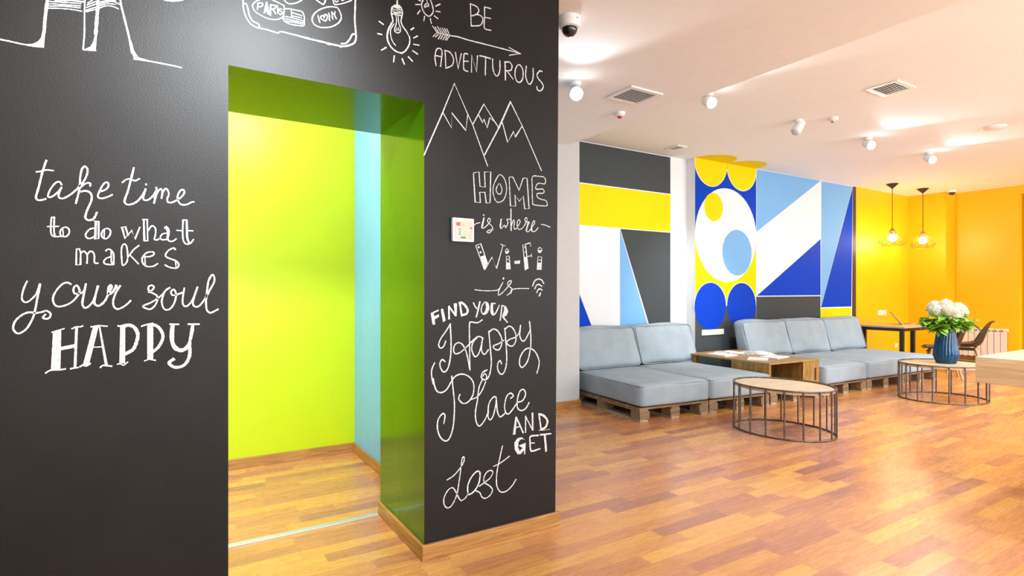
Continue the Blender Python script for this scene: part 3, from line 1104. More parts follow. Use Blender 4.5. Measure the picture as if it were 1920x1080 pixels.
# ------------------------------------------------------------------ ceiling fixtures
def spot_fixture(x, y, z, head_dir, lit, label, lens=0.047):
    t = thing('spotlight', label, 'spotlight', (x, y, z), 0, 'adjustable white ceiling spotlights')
    bm = bmesh.new()
    lathe(bm, [(0.042, 0.0), (0.042, -0.018), (0.036, -0.024), (0.012, -0.026)], 24)
    obj('base', bm, M['plastic'], t, True, 40)
    d = Vector(head_dir).normalized()
    piv = Vector((0, 0, -0.075))
    bm = bmesh.new()
    tube(bm, [(0, 0, -0.02), (0, 0, -0.075)], 0.009, 10)
    obj('arm', bm, M['plastic'], t, True, 40)
    bm = bmesh.new()
    q = d.to_track_quat('Z', 'Y').to_matrix().to_4x4()
    lathe(bm, [(0.02, -0.075), (0.038, -0.068), (0.045, -0.05), (0.050, 0.055), (0.048, 0.060)], 24)
    bmesh.ops.transform(bm, matrix=Matrix.Translation(piv) @ q, verts=bm.verts)
    obj('head', bm, M['plastic'], t, True, 40)
    bm = bmesh.new()
    lathe(bm, [(0.0, 0.090), (lens * 0.5, 0.086), (lens * 0.85, 0.074), (lens, 0.0605)], 24)
    bmesh.ops.transform(bm, matrix=Matrix.Translation(piv) @ q, verts=bm.verts)
    o = obj('lamp_face', bm, M['lamp_on'] if lit else M['greywall'], t, True)
    if lit:
        o['label'] = 'glowing lamp face'
        p = Vector((x, y, z)) + piv + d * 0.10
        add_light('spotlight_beam', 'SPOT', p, 30, COOL, p + d, 0.05, None, 112, 0.3)
    return t


spot_fixture(2.600, 3.330, SOF, (-0.60, -1.0, -0.66), True, 'lit ceiling spotlight nearest the chalkboard wall, on the lowered ceiling')
spot_fixture(4.20, 3.42, CEIL, (-0.35, -1.0, -0.60), True, 'lit ceiling spotlight at the edge of the lowered ceiling')
spot_fixture(5.662, 3.458, CEIL, (-0.55, 0.30, -1.0), False, 'unlit white ceiling spotlight turned down to the left')
spot_fixture(7.02, 3.43, CEIL, (-0.50, -1.0, -0.62), True, 'lit ceiling spotlight left of the two over the second sofa')
spot_fixture(8.47, 3.39, CEIL, (-0.50, -1.0, -0.62), True, 'lit ceiling spotlight nearest the pendant lamps')


def vent(x0, x1, y0, y1, z, ns, label):
    t = thing('ceiling_vent', label, 'vent', ((x0 + x1) / 2, (y0 + y1) / 2, z), 0, 'square ceiling vents')
    a, b = (x1 - x0) / 2, (y1 - y0) / 2
    fr = 0.16 * min(a, b) + 0.012
    bm = bmesh.new()
    box(bm, -a, a, -b, -b + fr, -0.012, 0, bev=0.003)
    box(bm, -a, a, b - fr, b, -0.012, 0, bev=0.003)
    box(bm, -a, -a + fr, -b + fr, b - fr, -0.012, 0, bev=0.003)
    box(bm, a - fr, a, -b + fr, b - fr, -0.012, 0, bev=0.003)
    obj('frame', bm, M['plastic'], t)
    obj('backing', box_bm(-a + fr, a - fr, -b + fr, b - fr, -0.002, 0), M['ventgap'], t)
    bm = bmesh.new()
    h = 2 * (b - fr)
    for k in range(ns):
        yc = -b + fr + h * (k + 0.5) / ns
        mt = Matrix.Translation((0, yc, -0.008)) @ Matrix.Rotation(0.5, 4, 'X')
        box(bm, -a + fr, a - fr, -h / ns * 0.36, h / ns * 0.36, -0.001, 0.001, mtx=mt)
    obj('louvre', bm, M['plastic'], t)
    return t


vent(2.995, 3.335, 3.150, 3.455, SOF, 10, 'square white ceiling vent beside the nearest lit spotlight')
vent(5.290, 5.630, 2.350, 2.615, CEIL, 9, 'square white ceiling vent at the upper right, in front of the spotlights')
vent(5.345, 5.515, 4.815, 5.030, CEIL, 7, 'small ceiling vent next to the white strip of the mural wall')


def detector(x, y, z, r, label, dark=None, name='smoke_detector', cat='detector'):
    t = thing(name, label, cat, (x, y, z))
    bm = bmesh.new()
    lathe(bm, [(r, 0), (r * 0.98, -0.014), (r * 0.72, -0.030), (r * 0.5, -0.034), (0.0, -0.035)], 28)
    obj('casing', bm, M['plastic'], t, True, 50)
    if dark:
        bm = bmesh.new()
        lathe(bm, [(r * 0.42, -0.034), (r * 0.36, -0.048), (0, -0.052)], 20)
        obj('sensor', bm, M[dark], t, True, 50)
    return t


detector(3.37, 3.69, SOF, 0.048, 'small round smoke detector below the nearest vent', 'red')
detector(5.90, 3.226, CEIL, 0.05, 'small round smoke detector right of the unlit spotlight', 'copper')
detector(7.736, 2.48, CEIL, 0.11, 'wide flat white ceiling disc at the right edge of the ceiling', None, 'ceiling_speaker', 'speaker')
t = thing('dome_camera', 'white dome security camera at the corner of the chalkboard wall', 'camera', (1.955, 2.56, SOF))
bm = bmesh.new()
lathe(bm, [(0.064, 0), (0.064, -0.035), (0.058, -0.056), (0.046, -0.062)], 32)
obj('housing', bm, M['plastic'], t, True, 40)
bm = bmesh.new()
lathe(bm, [(0.046, -0.060)] + [(0.046 * math.cos(a), -0.062 - 0.046 * math.sin(a)) for a in [PI / 2 * k / 8 for k in range(9)]], 32)
obj('dome', bm, M['dome'], t, True)['label'] = 'smoked dark dome'
for a in (0.6, 2.7, 4.8):
    bm = bmesh.new()
    bmesh.ops.create_uvsphere(bm, u_segments=8, v_segments=6, radius=0.004, matrix=Matrix.Translation((0.0635 * math.cos(a), 0.0635 * math.sin(a), -0.022)))
    obj('screw', bm, M['black'], t, True)
t = thing('dome_camera', 'dark dome security camera on the ceiling beyond the pendants', 'camera', (12.0, 4.70 - 0.25, CEIL))
bm = bmesh.new()
lathe(bm, [(0.065, 0), (0.065, -0.03), (0.055, -0.036)], 24)
obj('housing', bm, M['plastic'], t, True, 40)
bm = bmesh.new()
lathe(bm, [(0.055, -0.034), (0.046, -0.066), (0.025, -0.082), (0, -0.086)], 24)
obj('dome', bm, M['dome'], t, True)


# ------------------------------------------------------------------ pendant lamps
def pendant(x, y, label, rot=0.0):
    t = thing('pendant_lamp', label, 'lamp', (x, y, CEIL), rot, 'wire cage pendant lamps')
    bm = bmesh.new()
    lathe(bm, [(0.090, 0), (0.090, -0.006), (0.012, -0.078), (0.006, -0.085)], 28)
    obj('canopy', bm, M['black'], t, True, 40)
    zs = -0.76
    bm = bmesh.new()
    tube(bm, [(0, 0, -0.08), (0, 0, zs)], 0.0055, 8)
    obj('cord', bm, M['cord'], t, True)
    bm = bmesh.new()
    lathe(bm, [(0.008, zs + 0.02), (0.018, zs + 0.01), (0.050, zs - 0.045), (0.032, zs - 0.05), (0.030, zs - 0.085), (0.0, zs - 0.088)], 24)
    obj('socket', bm, M['copper'], t, True, 40)
    bm = bmesh.new()
    bmesh.ops.create_uvsphere(bm, u_segments=20, v_segments=14, radius=0.060, matrix=Matrix.Translation((0, 0, zs - 0.155)))
    obj('bulb', bm, M['bulb'], t, True)['label'] = 'glowing globe bulb'
    bm = bmesh.new()
    top, mid, low = [], [], []
    for k in range(6):
        a = PI / 3 * k
        top.append(Vector((0.042 * math.cos(a), 0.042 * math.sin(a), zs - 0.038)))
        mid.append(Vector((0.205 * math.cos(a), 0.205 * math.sin(a), zs - 0.215)))
        a += PI / 6
        low.append(Vector((0.145 * math.cos(a), 0.145 * math.sin(a), zs - 0.285)))
    for k in range(6):
        tube(bm, [top[k], mid[k]], 0.0028, 6)
        tube(bm, [mid[k], low[k]], 0.0028, 6)
        tube(bm, [mid[k], low[k - 1]], 0.0028, 6)
        tube(bm, [top[k], low[k]], 0.0022, 6)
        tube(bm, [low[k], low[k - 1]], 0.0028, 6)
    obj('wire_cage', bm, M['wire'], t)
    add_light('pendant_glow', 'POINT', (x, y, CEIL + zs - 0.155), 30, WARM, None, 0.065)
    return t


pendant(10.40, 4.70, 'lit wire cage pendant lamp nearest the mural, left of the pair', 0.2)
pendant(11.35, 4.64, 'lit wire cage pendant lamp nearer the corner, right of the pair', 0.45)


# ------------------------------------------------------------------ pallets and cushions
def pallet_bm_parts(L, D):
    pass


def make_pallet(W, D, label, loc, rz):
    """W along the front, D deep; origin at the front left corner on the floor"""
    t = thing('wooden_pallet', label, 'pallet', loc, rz, 'pallets under the seating')
    bm = bmesh.new()
    n = 8
    for k in range(n):
        y0 = D * k / n + 0.006
        box(bm, 0, W, y0, D * (k + 1) / n - 0.006, 0.115, 0.135, bev=0.002)
    box(bm, 0, 0.10, 0, D, 0.098, 0.1152)
    box(bm, W / 2 - 0.05, W / 2 + 0.05, 0, D, 0.098, 0.1152)
    box(bm, W - 0.10, W, 0, D, 0.098, 0.1152)
    obj('deck', bm, M['pallet'], t)
    for xa in (0, W / 2 - 0.06, W - 0.12):
        for ya in (0, D / 2 - 0.07, D - 0.14):
            obj('block', box_bm(xa + 0.001, xa + 0.119, ya + 0.001, ya + 0.139, 0.02, 0.098, bev=0.003), M['pallet'], t)
    for xa in (0, W / 2 - 0.05, W - 0.10):
        obj('runner', box_bm(xa, xa + 0.10, 0, D, 0.0, 0.02, bev=0.002), M['pallet_y'], t)
    return t


def puffy(sx, sy, sz, puff, rr, nx=18, ny=18, nz=6, seed=0, crease=0.006):
    """soft rectangular cushion centred on its bottom face"""
    rnd = random.Random(seed)
    bm = bmesh.new()
    bmesh.ops.create_cube(bm, size=2.0)
    bmesh.ops.subdivide_edges(bm, edges=[e for e in bm.edges], cuts=13, use_grid_fill=True)
    ph = [rnd.uniform(0, 6) for _ in range(6)]
    for v in bm.verts:
        u, vv, ww = v.co
        x, y, z = u * sx / 2, vv * sy / 2, ww * sz / 2
        # rounded edges: pull to a rounded box
        hx, hy, hz = sx / 2 - rr, sy / 2 - rr, sz / 2 - rr
        c = Vector((max(-hx, min(hx, x)), max(-hy, min(hy, y)), max(-hz, min(hz, z))))
        d = Vector((x, y, z)) - c
        if d.length > 1e-6:
            d.normalize()
            p = c + d * rr
        else:
            p = Vector((x, y, z))
        fx, fy, fz = 1 - u * u, 1 - vv * vv, 1 - ww * ww
        p.z += puff[2] * (fx * fy) ** 0.6 * max(0.0, ww)
        p.y += math.copysign(1, vv) * puff[1] * (fx * fz) ** 0.6 * abs(vv)
        p.x += math.copysign(1, u) * puff[0] * (fy * fz) ** 0.6 * abs(u)
        wob = crease * (math.sin(7 * p.x + ph[0] + 3 * p.y) * math.sin(6 * p.y + ph[1] - 2 * p.z) + 0.6 * math.sin(13 * p.z + ph[2] + 9 * p.x))
        p += Vector((p.x / sx, p.y / sy, p.z / sz)) * wob * 1.2
        p.z += sz / 2
        v.co = p
    return bm


def rect_loop(sx, sz, r, n=6):
    out = []
    for cx, cz, a0 in ((sx / 2 - r, sz / 2 - r, 0), (-sx / 2 + r, sz / 2 - r, PI / 2), (-sx / 2 + r, -sz / 2 + r, PI), (sx / 2 - r, -sz / 2 + r, 1.5 * PI)):
        for k in range(n + 1):
            a = a0 + PI / 2 * k / n
            out.append((cx + r * math.cos(a), cz + r * math.sin(a)))
    return out


def seat_cushion(W, D, label, loc, rz, seed):
    t = thing('seat_cushion', label, 'cushion', loc, rz, 'grey seat cushions on pallets')
    bm = puffy(W - 0.012, D, 0.212, (0.004, 0.006, 0.010), 0.028, seed=seed, crease=0.004)
    bmesh.ops.translate(bm, vec=(W / 2, D / 2, 0), verts=bm.verts)
    obj('cover', bm, M['fabric'], t, True)
    bm = bmesh.new()
    lp = rect_loop(W - 0.020, D - 0.010, 0.03)
    for z in (0.018, 0.199):
        tube(bm, [(W / 2 + x, D / 2 + y, z) for x, y in lp], 0.0045, 6, closed=True)
    obj('piping', bm, M['piping'], t, True)
    return t


def back_cushion(W, H, T, label, loc, rz, lean, seed, roll=0.0):
    """loc = middle of the bottom front edge"""
    t = thing('back_cushion', label, 'cushion', loc, rz, 'grey back cushions against the mural wall')
    R = Matrix(((1, 0, 0, 0), (0, 1, math.tan(lean), 0), (-roll, 0, 0.985, 0.003), (0, 0, 0, 1)))   # leans back on a flat base
    bm = puffy(W, T, H, (0.012, 0.045, 0.022), 0.045, seed=seed, crease=0.010)
    bmesh.ops.translate(bm, vec=(0, T / 2, 0), verts=bm.verts)
    for v in bm.verts:   # taper: slimmer along the top
        k = v.co.z / H
        v.co.y = T / 2 + (v.co.y - T / 2) * (1.06 - 0.30 * k)
    bmesh.ops.transform(bm, matrix=R, verts=bm.verts)
    obj('cover', bm, M['fabric'], t, True)
    bm = bmesh.new()
    lp = rect_loop(W - 0.012, H - 0.012, 0.05)
    for y in (0.012, T - 0.012):
        pts = []
        for x, z in lp:
            zz = z + H / 2
            yy = T / 2 + (y - T / 2) * (1.06 - 0.30 * zz / H)
            pts.append(R @ Vector((x, yy, zz)))
        tube(bm, pts, 0.006, 6, closed=True)
    obj('piping', bm, M['piping'], t, True)
    return t


PALZ = 0.135
RZ1 = math.radians(-5.2)
ex, ey = Vector((math.cos(RZ1), math.sin(RZ1), 0)), Vector((-math.sin(RZ1), math.cos(RZ1), 0))
P0 = Vector((3.800, 3.885, 0))
MW, MD = 0.885, 1.27
for k, lab in enumerate(('leftmost', 'right hand')):
    p = P0 + ex * (MW + 0.004) * k
    make_pallet(MW - 0.01, MD, ('wooden pallet at the left end, under the first sofa beside the grey pillar', 'wooden pallet under the right half of the first sofa')[k], p, RZ1)
    q = p - ey * 0.012 + Vector((0, 0, PALZ + 0.003))
    seat_cushion(MW, MD + 0.0, ('grey seat cushion at the left end beside the grey pillar', 'grey seat cushion of the first sofa next to the crate table')[k], q, RZ1, 3 + k)
back_cushion(0.93, 0.462, 0.20, 'grey back cushion at the left end, partly behind the grey pillar', (4.36, 4.905, PALZ + 0.222), math.radians(-1), 0.24, 11)
back_cushion(0.95, 0.466, 0.20, 'grey back cushion in front of the white strip of the mural wall', (5.318, 4.890, PALZ + 0.222), math.radians(-2), 0.24, 12)

X2, YF2, RZ2 = 6.585, 3.705, math.radians(-2.2)
fx2 = Vector((math.cos(RZ2), math.sin(RZ2), 0))
fy2 = Vector((-math.sin(RZ2), math.cos(RZ2), 0))
for k in range(3):
    p = Vector((X2, YF2, 0)) + fx2 * (0.897 * k)
    make_pallet(0.885, MD, ('wooden pallet under the left third of the second sofa, right of the crate table', 'wooden pallet under the middle of the second sofa', 'wooden pallet under the far right third of the second sofa')[k], p, RZ2)
    seat_cushion(0.895, MD, ('grey seat cushion of the second sofa next to the crate table', 'grey seat cushion in the middle of the second sofa', 'grey seat cushion at the far right end, behind the vase table')[k], p - fy2 * 0.012 + Vector((0, 0, PALZ + 0.003)), RZ2, 20 + k)
    back_cushion(0.90, 0.475, 0.21, ('grey back cushion of the second sofa nearest the crate table', 'grey back cushion in the middle of the second sofa', 'grey back cushion at the far right end of the second sofa')[k],
                 (X2 + 0.055 + 0.445 + 0.880 * k, 4.690 - 0.055 * k, PALZ + 0.222), RZ2 - 0.02, 0.22, 30 + k, (0.0, 0.012, -0.01)[k])
make_pallet(0.90, MD, 'wooden pallet under the crate table', (5.615, 3.745, 0), math.radians(-2.5))

# ------------------------------------------------------------------ crate table between the sofas
ct = thing('crate_table', 'low wooden table made of crates between the two sofas', 'table', (5.60, 3.755, PALZ), math.radians(-2.5))
TW, TD, TH = 0.905, 1.18, 0.318
bm = bmesh.new()
for k in range(5):
    x0 = TW * k / 5 + 0.0015
    box(bm, x0, TW * (k + 1) / 5 - 0.0015, -0.005, TD, TH - 0.018, TH, bev=0.002)
obj('tabletop', bm, M['crate_top'], ct)
cr = obj('crate', box_bm(0.0, 0.018, 0.005, 0.50, 0, TH - 0.0185), M['crate'], ct)
cr['label'] = 'open crate lying with its mouth to the front'
bm = bmesh.new()
for k in range(4):
    box(bm, 0.020 + 0.145 * k, 0.160 + 0.145 * k, 0.486, 0.499, 0.0, TH - 0.0185)
    box(bm, 0.020 + 0.145 * k, 0.160 + 0.145 * k, 0.010, 0.486, 0.0, 0.012)
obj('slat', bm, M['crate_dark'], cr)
obj('end_board', box_bm(0.600, 0.618, 0.005, 0.50, 0, TH - 0.0185), M['crate'], cr)
obj('batten', box_bm(0.000, 0.035, 0.0, 0.004, 0, TH - 0.0185), M['crate'], cr)
obj('batten', box_bm(0.596, 0.628, 0.0, 0.004, 0, TH - 0.0185), M['crate'], cr)
# upright crate, its end with the hand slot faces the front
bm = bmesh.new()
bx0, bx1 = 0.632, 0.900
sx0, sx1, sz0, sz1 = 0.812, 0.842, 0.075, 0.215
box(bm, bx0, sx0, 0.0, 0.016, 0, TH - 0.0185)
box(bm, sx1, bx1, 0.0, 0.016, 0, TH - 0.0185)
box(bm, sx0, sx1, 0.0, 0.016, 0, sz0)
box(bm, sx0, sx1, 0.0, 0.016, sz1, TH - 0.0185)
c2 = obj('crate', bm, M['crate'], ct)
c2['label'] = 'standing crate with a hand slot in its end'
bm = bmesh.new()
for k in range(3):
    z0 = 0.008 + 0.098 * k
    box(bm, bx0, bx0 + 0.012, 0.017, 0.52, z0, z0 + 0.088)
    box(bm, bx1 - 0.012, bx1, 0.017, 0.52, z0, z0 + 0.088)
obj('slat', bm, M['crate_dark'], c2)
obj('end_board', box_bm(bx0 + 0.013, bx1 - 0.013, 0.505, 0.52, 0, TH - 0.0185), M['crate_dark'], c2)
bm = bmesh.new()
box(bm, 0.02, 0.08, 1.06, 1.12, 0, TH - 0.0185)
obj('leg', bm, M['crate'], ct)
obj('leg', box_bm(0.82, 0.88, 1.06, 1.12, 0, TH - 0.0185), M['crate'], ct)
TTZ = PALZ + TH


def magazine(label, x, y, rz, L, Wd, th, opened=False, m='paper', name='magazine', z=None):
    t = thing(name, label, 'magazine', (x, y, (TTZ if z is None else z) + 0.0005), rz, 'magazines on the crate table')
    if not opened:
        obj('pages', box_bm(-L / 2, L / 2, -Wd / 2, Wd / 2, 0, th, bev=0.001), M['paper'], t)
        obj('cover', box_bm(-L / 2 - 0.002, L / 2 + 0.002, -Wd / 2 - 0.002, Wd / 2 + 0.002, th, th + 0.0012), M[m], t)
    else:
        for s in (-1, 1):
            bm = bmesh.new()
            n = 8
            top, bot = [], []
            for k in range(n + 1):
                u = k / n
                x_ = s * u * L / 2
                z_ = th * (math.sin(PI * min(1, u * 1.15)) * 0.75 + (1 - u) * 0.35) + 0.002
                top.append([bm.verts.new((x_, yy, z_)) for yy in (-Wd / 2, Wd / 2)])
                bot.append([bm.verts.new((x_, yy, 0.0)) for yy in (-Wd / 2, Wd / 2)])
            for k in range(n):
                bm.faces.new((top[k][0], top[k + 1][0], top[k + 1][1], top[k][1]))
                bm.faces.new((bot[k][0], bot[k][1], bot[k + 1][1], bot[k + 1][0]))
                for j in (0, 1):
                    bm.faces.new((top[k][j], bot[k][j], bot[k + 1][j], top[k + 1][j]))
            bm.faces.new((top[n][0], bot[n][0], bot[n][1], top[n][1]))
            bm.faces.new((top[0][0], top[0][1], bot[0][1], bot[0][0]))
            obj('page_spread', bm, M[m if s < 0 else 'paper'], t, True, 40)
    return t


magazine('closed white magazine at the back of the crate table beside the first sofa', 5.83, 4.55, 1.50, 0.30, 0.21, 0.012)
magazine('open magazine with curled pages beside the second sofa', 6.36, 4.44, -0.75, 0.40, 0.28, 0.020, True, 'print')
magazine('small open magazine at the back of the crate table', 6.14, 4.66, -0.2, 0.36, 0.25, 0.014, True, 'print')
magazine('white magazine lying flat at the front left of the crate table', 5.83, 4.05, 0.55, 0.28, 0.21, 0.008)
magazine('glossy white magazine at the front of the crate table, nearest the hand slot crate', 6.17, 4.07, 0.15, 0.30, 0.22, 0.010, False, 'paper')


# ------------------------------------------------------------------ round coffee tables
def coffee_table(x, y, label, top_m, A, B, rz=0.0):
    t = thing('coffee_table', label, 'table', (x, y, 0), rz, 'round steel rod coffee tables')
    H = 0.418
    ring = [(A * math.cos(2 * PI * k / 64), B * math.sin(2 * PI * k / 64)) for k in range(64)]
    for nm, z in (('top_ring', H - 0.006), ('base_ring', 0.007)):
        bm = bmesh.new()
        tube(bm, [(a, b, z) for a, b in ring], 0.0075, 8, closed=True)
        obj(nm, bm, M['raw_steel'], t, True)
    bm = bmesh.new()
    lathe(bm, [(0.0, H - 0.036), (0.972, H - 0.036), (0.977, H - 0.034), (0.977, H - 0.016), (0.972, H - 0.014), (0.0, H - 0.014)], 64)
    for v in bm.verts:
        v.co.x *= A
        v.co.y *= B
    obj('tabletop', bm, M[top_m], t, True, 40)['label'] = 'pale round wooden top'
    for k in range(18):
        a = 2 * PI * (k + 0.3) / 18
        bm = bmesh.new()
        tube(bm, [(A * math.cos(a), B * math.sin(a), 0.008), (A * math.cos(a), B * math.sin(a), H - 0.008)], 0.0072, 8)
        obj('rod', bm, M['raw_steel'], t, True, 50)
    return t


coffee_table(4.687, 3.009, 'empty round coffee table in front of the crate table', 'ply', 0.355, 0.433, 0.07)
coffee_table(7.650, 2.930, 'round coffee table with the blue vase on it', 'ply', 0.395, 0.445, -1.98)

# ------------------------------------------------------------------ vase and flowers
VX, VY, VZ = 7.745, 2.930, 0.4045
vz = thing('vase', 'ribbed petrol blue ceramic vase of flowers on the round table', 'vase', (VX, VY, VZ))
bm = bmesh.new()
prof = [(0.060, 0.0), (0.088, 0.0), (0.094, 0.006), (0.112, 0.045), (0.124, 0.078), (0.123, 0.10), (0.114, 0.17), (0.102, 0.25), (0.092, 0.315), (0.090, 0.345), (0.091, 0.355), (0.084, 0.355), (0.083, 0.33), (0.09, 0.25), (0.105, 0.12), (0.09, 0.05), (0.0, 0.04)]
lathe(bm, prof, 144, (0, 0, 0), 0.028, 24)
for v in bm.verts:
    a = math.atan2(v.co.y, v.co.x) + v.co.z * 0.55 + 0.03 * math.sin(24 * v.co.z)
    r = math.hypot(v.co.x, v.co.y)
    v.co.x, v.co.y = r * math.cos(a), r * math.sin(a)
for v in bm.verts:
    v.co.z *= 1.12
obj('body', bm, M['glaze'], vz, True)


def leaf(bm, base, direc, L, W, droop, rnd):
    d = Vector(direc).normalized()
    side = d.cross(Vector((0, 0, 1)))
    if side.length < 0.05:
        side = Vector((1, 0, 0))
    side.normalize()
    side = (Matrix.Rotation(rnd.uniform(-0.6, 0.6), 3, d) @ side)
    up = side.cross(d).normalized()
    rows = []
    n = 7
    for k in range(n + 1):
        u = k / n
        c = Vector(base) + d * L * u + Vector((0, 0, -1)) * droop * L * u * u
        wv = W * 0.5 * math.sin(PI * min(1, u * 0.94 + 0.04)) ** 0.8 * (1 + 0.22 * (k % 2))
        if k == n:
            wv = 0.0008
        rows.append([bm.verts.new(c - side * wv + up * wv * 0.35), bm.verts.new(c), bm.verts.new(c + side * wv + up * wv * 0.35)])
    for A, B in zip(rows, rows[1:]):
        bm.faces.new((A[0], A[1], B[1], B[0]))
        bm.faces.new((A[1], A[2], B[2], B[1]))


def bloom(name, label, tip, rnd, head_r, leaves):
    t = thing(name, label, 'flower', (VX, VY, VZ + 0.055), 0, 'white flowers in the blue vase')
    tip = Vector(tip)
    b0 = Vector((tip.x * 0.15, tip.y * 0.15, 0.0))
    b1 = Vector((tip.x * 0.30, tip.y * 0.30, 0.335))
    bm = bmesh.new()
    path = [b0.lerp(b1, k / 3) for k in range(4)] + [b1.lerp(tip, k / 4) + Vector((0, 0, 0.02 * math.sin(PI * k / 4))) for k in range(1, 5)]
    tube(bm, path, 0.0045, 6)
    obj('stem', bm, M['stem'], t, True)
    if head_r:
        bm = bmesh.new()
        nrm = Vector((tip.x * 1.1, tip.y * 1.1, 0.42)).normalized()
        q = nrm.to_track_quat('Z', 'Y').to_matrix()
        for ringk in range(9):
            th = 0.10 + 0.21 * ringk
            cnt = max(5, int(6 + 22 * math.sin(min(th, PI / 2))))
            for j in range(cnt):
                a = 2 * PI * (j + 0.5 * (ringk % 2)) / cnt + rnd.uniform(-.1, .1)
                dv = Vector((math.sin(th) * math.cos(a), math.sin(th) * math.sin(a), math.cos(th)))
                Lp = head_r * rnd.uniform(0.9, 1.08) * (0.92 if th > 1.2 else 1.0)
                wp = head_r * 0.20
                s = dv.cross(Vector((0, 0, 1)))
                s = s.normalized() if s.length > 0.05 else Vector((1, 0, 0))
                inw = s.cross(dv).normalized()
                pp = []
                for u, ww, cu in ((0.25, 0.4, 0.0), (0.65, 1.0, -0.02), (0.92, 0.8, 0.06), (1.0, 0.25, 0.17)):
                    c = dv * Lp * u + inw * cu * Lp
                    pp.append((bm.verts.new(q @ (c - s * wp * ww * 0.5)), bm.verts.new(q @ (c + s * wp * ww * 0.5))))
                for A, B in zip(pp, pp[1:]):
                    bm.faces.new((A[0], A[1], B[1], B[0]))
        bmesh.ops.create_icosphere(bm, subdivisions=2, radius=head_r * 0.55)
        bmesh.ops.translate(bm, vec=tip, verts=bm.verts)
        obj('flower_head', bm, M['petal'], t, True)
    bm = bmesh.new()
    for k in range(leaves):
        u = rnd.uniform(0.12, 0.92)
        p = b1.lerp(tip, u)
        a = math.atan2(tip.y, tip.x) + rnd.uniform(-1.5, 1.5)
        leaf(bm, p, (math.cos(a), math.sin(a), rnd.uniform(-0.2, 0.85)), rnd.uniform(0.09, 0.15), rnd.uniform(0.05, 0.078), rnd.uniform(0.1, 0.5), rnd)
    obj('leaves', bm, M['leaf'], t, True)
    return t


rnd = random.Random(5)
Rv, Fv = Vector((SA, -CA, 0)), Vector((CA, SA, 0))


def vpos(r, f, z):
    p = Rv * r + Fv * f
    return (p.x, p.y, z)


heads = [('leftmost white chrysanthemum in the blue vase', -0.135, -0.03, 0.560), ('white chrysanthemum at the front left of the bouquet', -0.055, -0.10, 0.565),
         ('topmost white chrysanthemum at the centre of the bouquet', 0.010, 0.02, 0.610), ('white chrysanthemum at the front right of the bouquet', 0.075, -0.08, 0.575),
         ('rightmost white chrysanthemum in the blue vase', 0.150, -0.02, 0.545), ('white chrysanthemum at the back of the bouquet, left of centre', -0.06, 0.09, 0.59),
         ('white chrysanthemum at the back of the bouquet, right of centre', 0.095, 0.09, 0.585),
         ('small white chrysanthemum low at the front centre of the bouquet', 0.012, -0.13, 0.535)]
for lab, r, f, z in heads:
    bloom('white_chrysanthemum', lab, vpos(r * 0.92, f, z - 0.02), rnd, 0.100 if 'small' not in lab else 0.085, 13)
sprigs = [('leafy green sprig reaching farthest left over the vase rim', -0.25, -0.02, 0.455), ('leafy green sprig drooping left in front of the vase rim', -0.19, -0.12, 0.385),
          ('leafy green sprig reaching farthest right over the vase rim', 0.24, -0.03, 0.42), ('leafy green sprig drooping right in front of the vase rim', 0.16, -0.12, 0.40),
          ('leafy green sprig at the front centre of the bouquet', 0.0, -0.16, 0.44), ('leafy green sprig at the back left of the bouquet', -0.14, 0.13, 0.46),
          ('leafy green sprig at the back right of the bouquet', 0.14, 0.13, 0.47)]
for lab, r, f, z in sprigs:
    tag(bloom('leafy_sprig', lab, vpos(r, f, z - 0.01), rnd, 0, 26), cat='greenery', group='leafy sprigs in the blue vase')

# ------------------------------------------------------------------ thick wooden counter at the right edge
CX0, CY1, CZ1, CZ0 = 3.927, 1.346, 0.875, 0.727
sl = thing('wooden_counter', 'thick pale oak counter top at the right edge', 'counter', (CX0, CY1, 0))
bm = box_bm(0, 1.9, -2.2, 0, CZ0, CZ1, bev=0.006)
obj('worktop', bm, M['slab'], sl, True, 40)
for a, b in ((1.2, -0.55), (1.2, -2.0)):
    obj('leg', box_bm(a, a + 0.5, b - 0.12, b, 0, CZ0 - 0.0005, bev=0.004), M['slab'], sl)
obj('leg', box_bm(0.10, 0.60, -2.12, -2.0, 0, CZ0 - 0.0005, bev=0.004), M['slab'], sl)

# ------------------------------------------------------------------ desk, laptop, chairs
DZ = 0.707
dk = thing('desk', 'wooden desk on black metal legs against the orange wall', 'desk', (9.42, 4.10, 0))
obj('desktop', box_bm(0, 0.95, 0, 1.05, DZ - 0.028, DZ, bev=0.003), M['desk_top'], dk)
bm = bmesh.new()
box(bm, 0.02, 0.93, 0.02, 0.055, DZ - 0.075, DZ - 0.0285)
box(bm, 0.02, 0.93, 0.99, 1.025, DZ - 0.075, DZ - 0.0285)
box(bm, 0.02, 0.055, 0.055, 0.99, DZ - 0.075, DZ - 0.0285)
box(bm, 0.895, 0.93, 0.055, 0.99, DZ - 0.075, DZ - 0.0285)
obj('frame', bm, M['black_metal'], dk)
for a, b in ((0.02, 0.02), (0.365, 0.02), (0.02, 0.975), (0.87, 0.975)):
    obj('leg', box_bm(a, a + 0.05, b, b + 0.05, 0, DZ - 0.0755), M['black_metal'], dk)

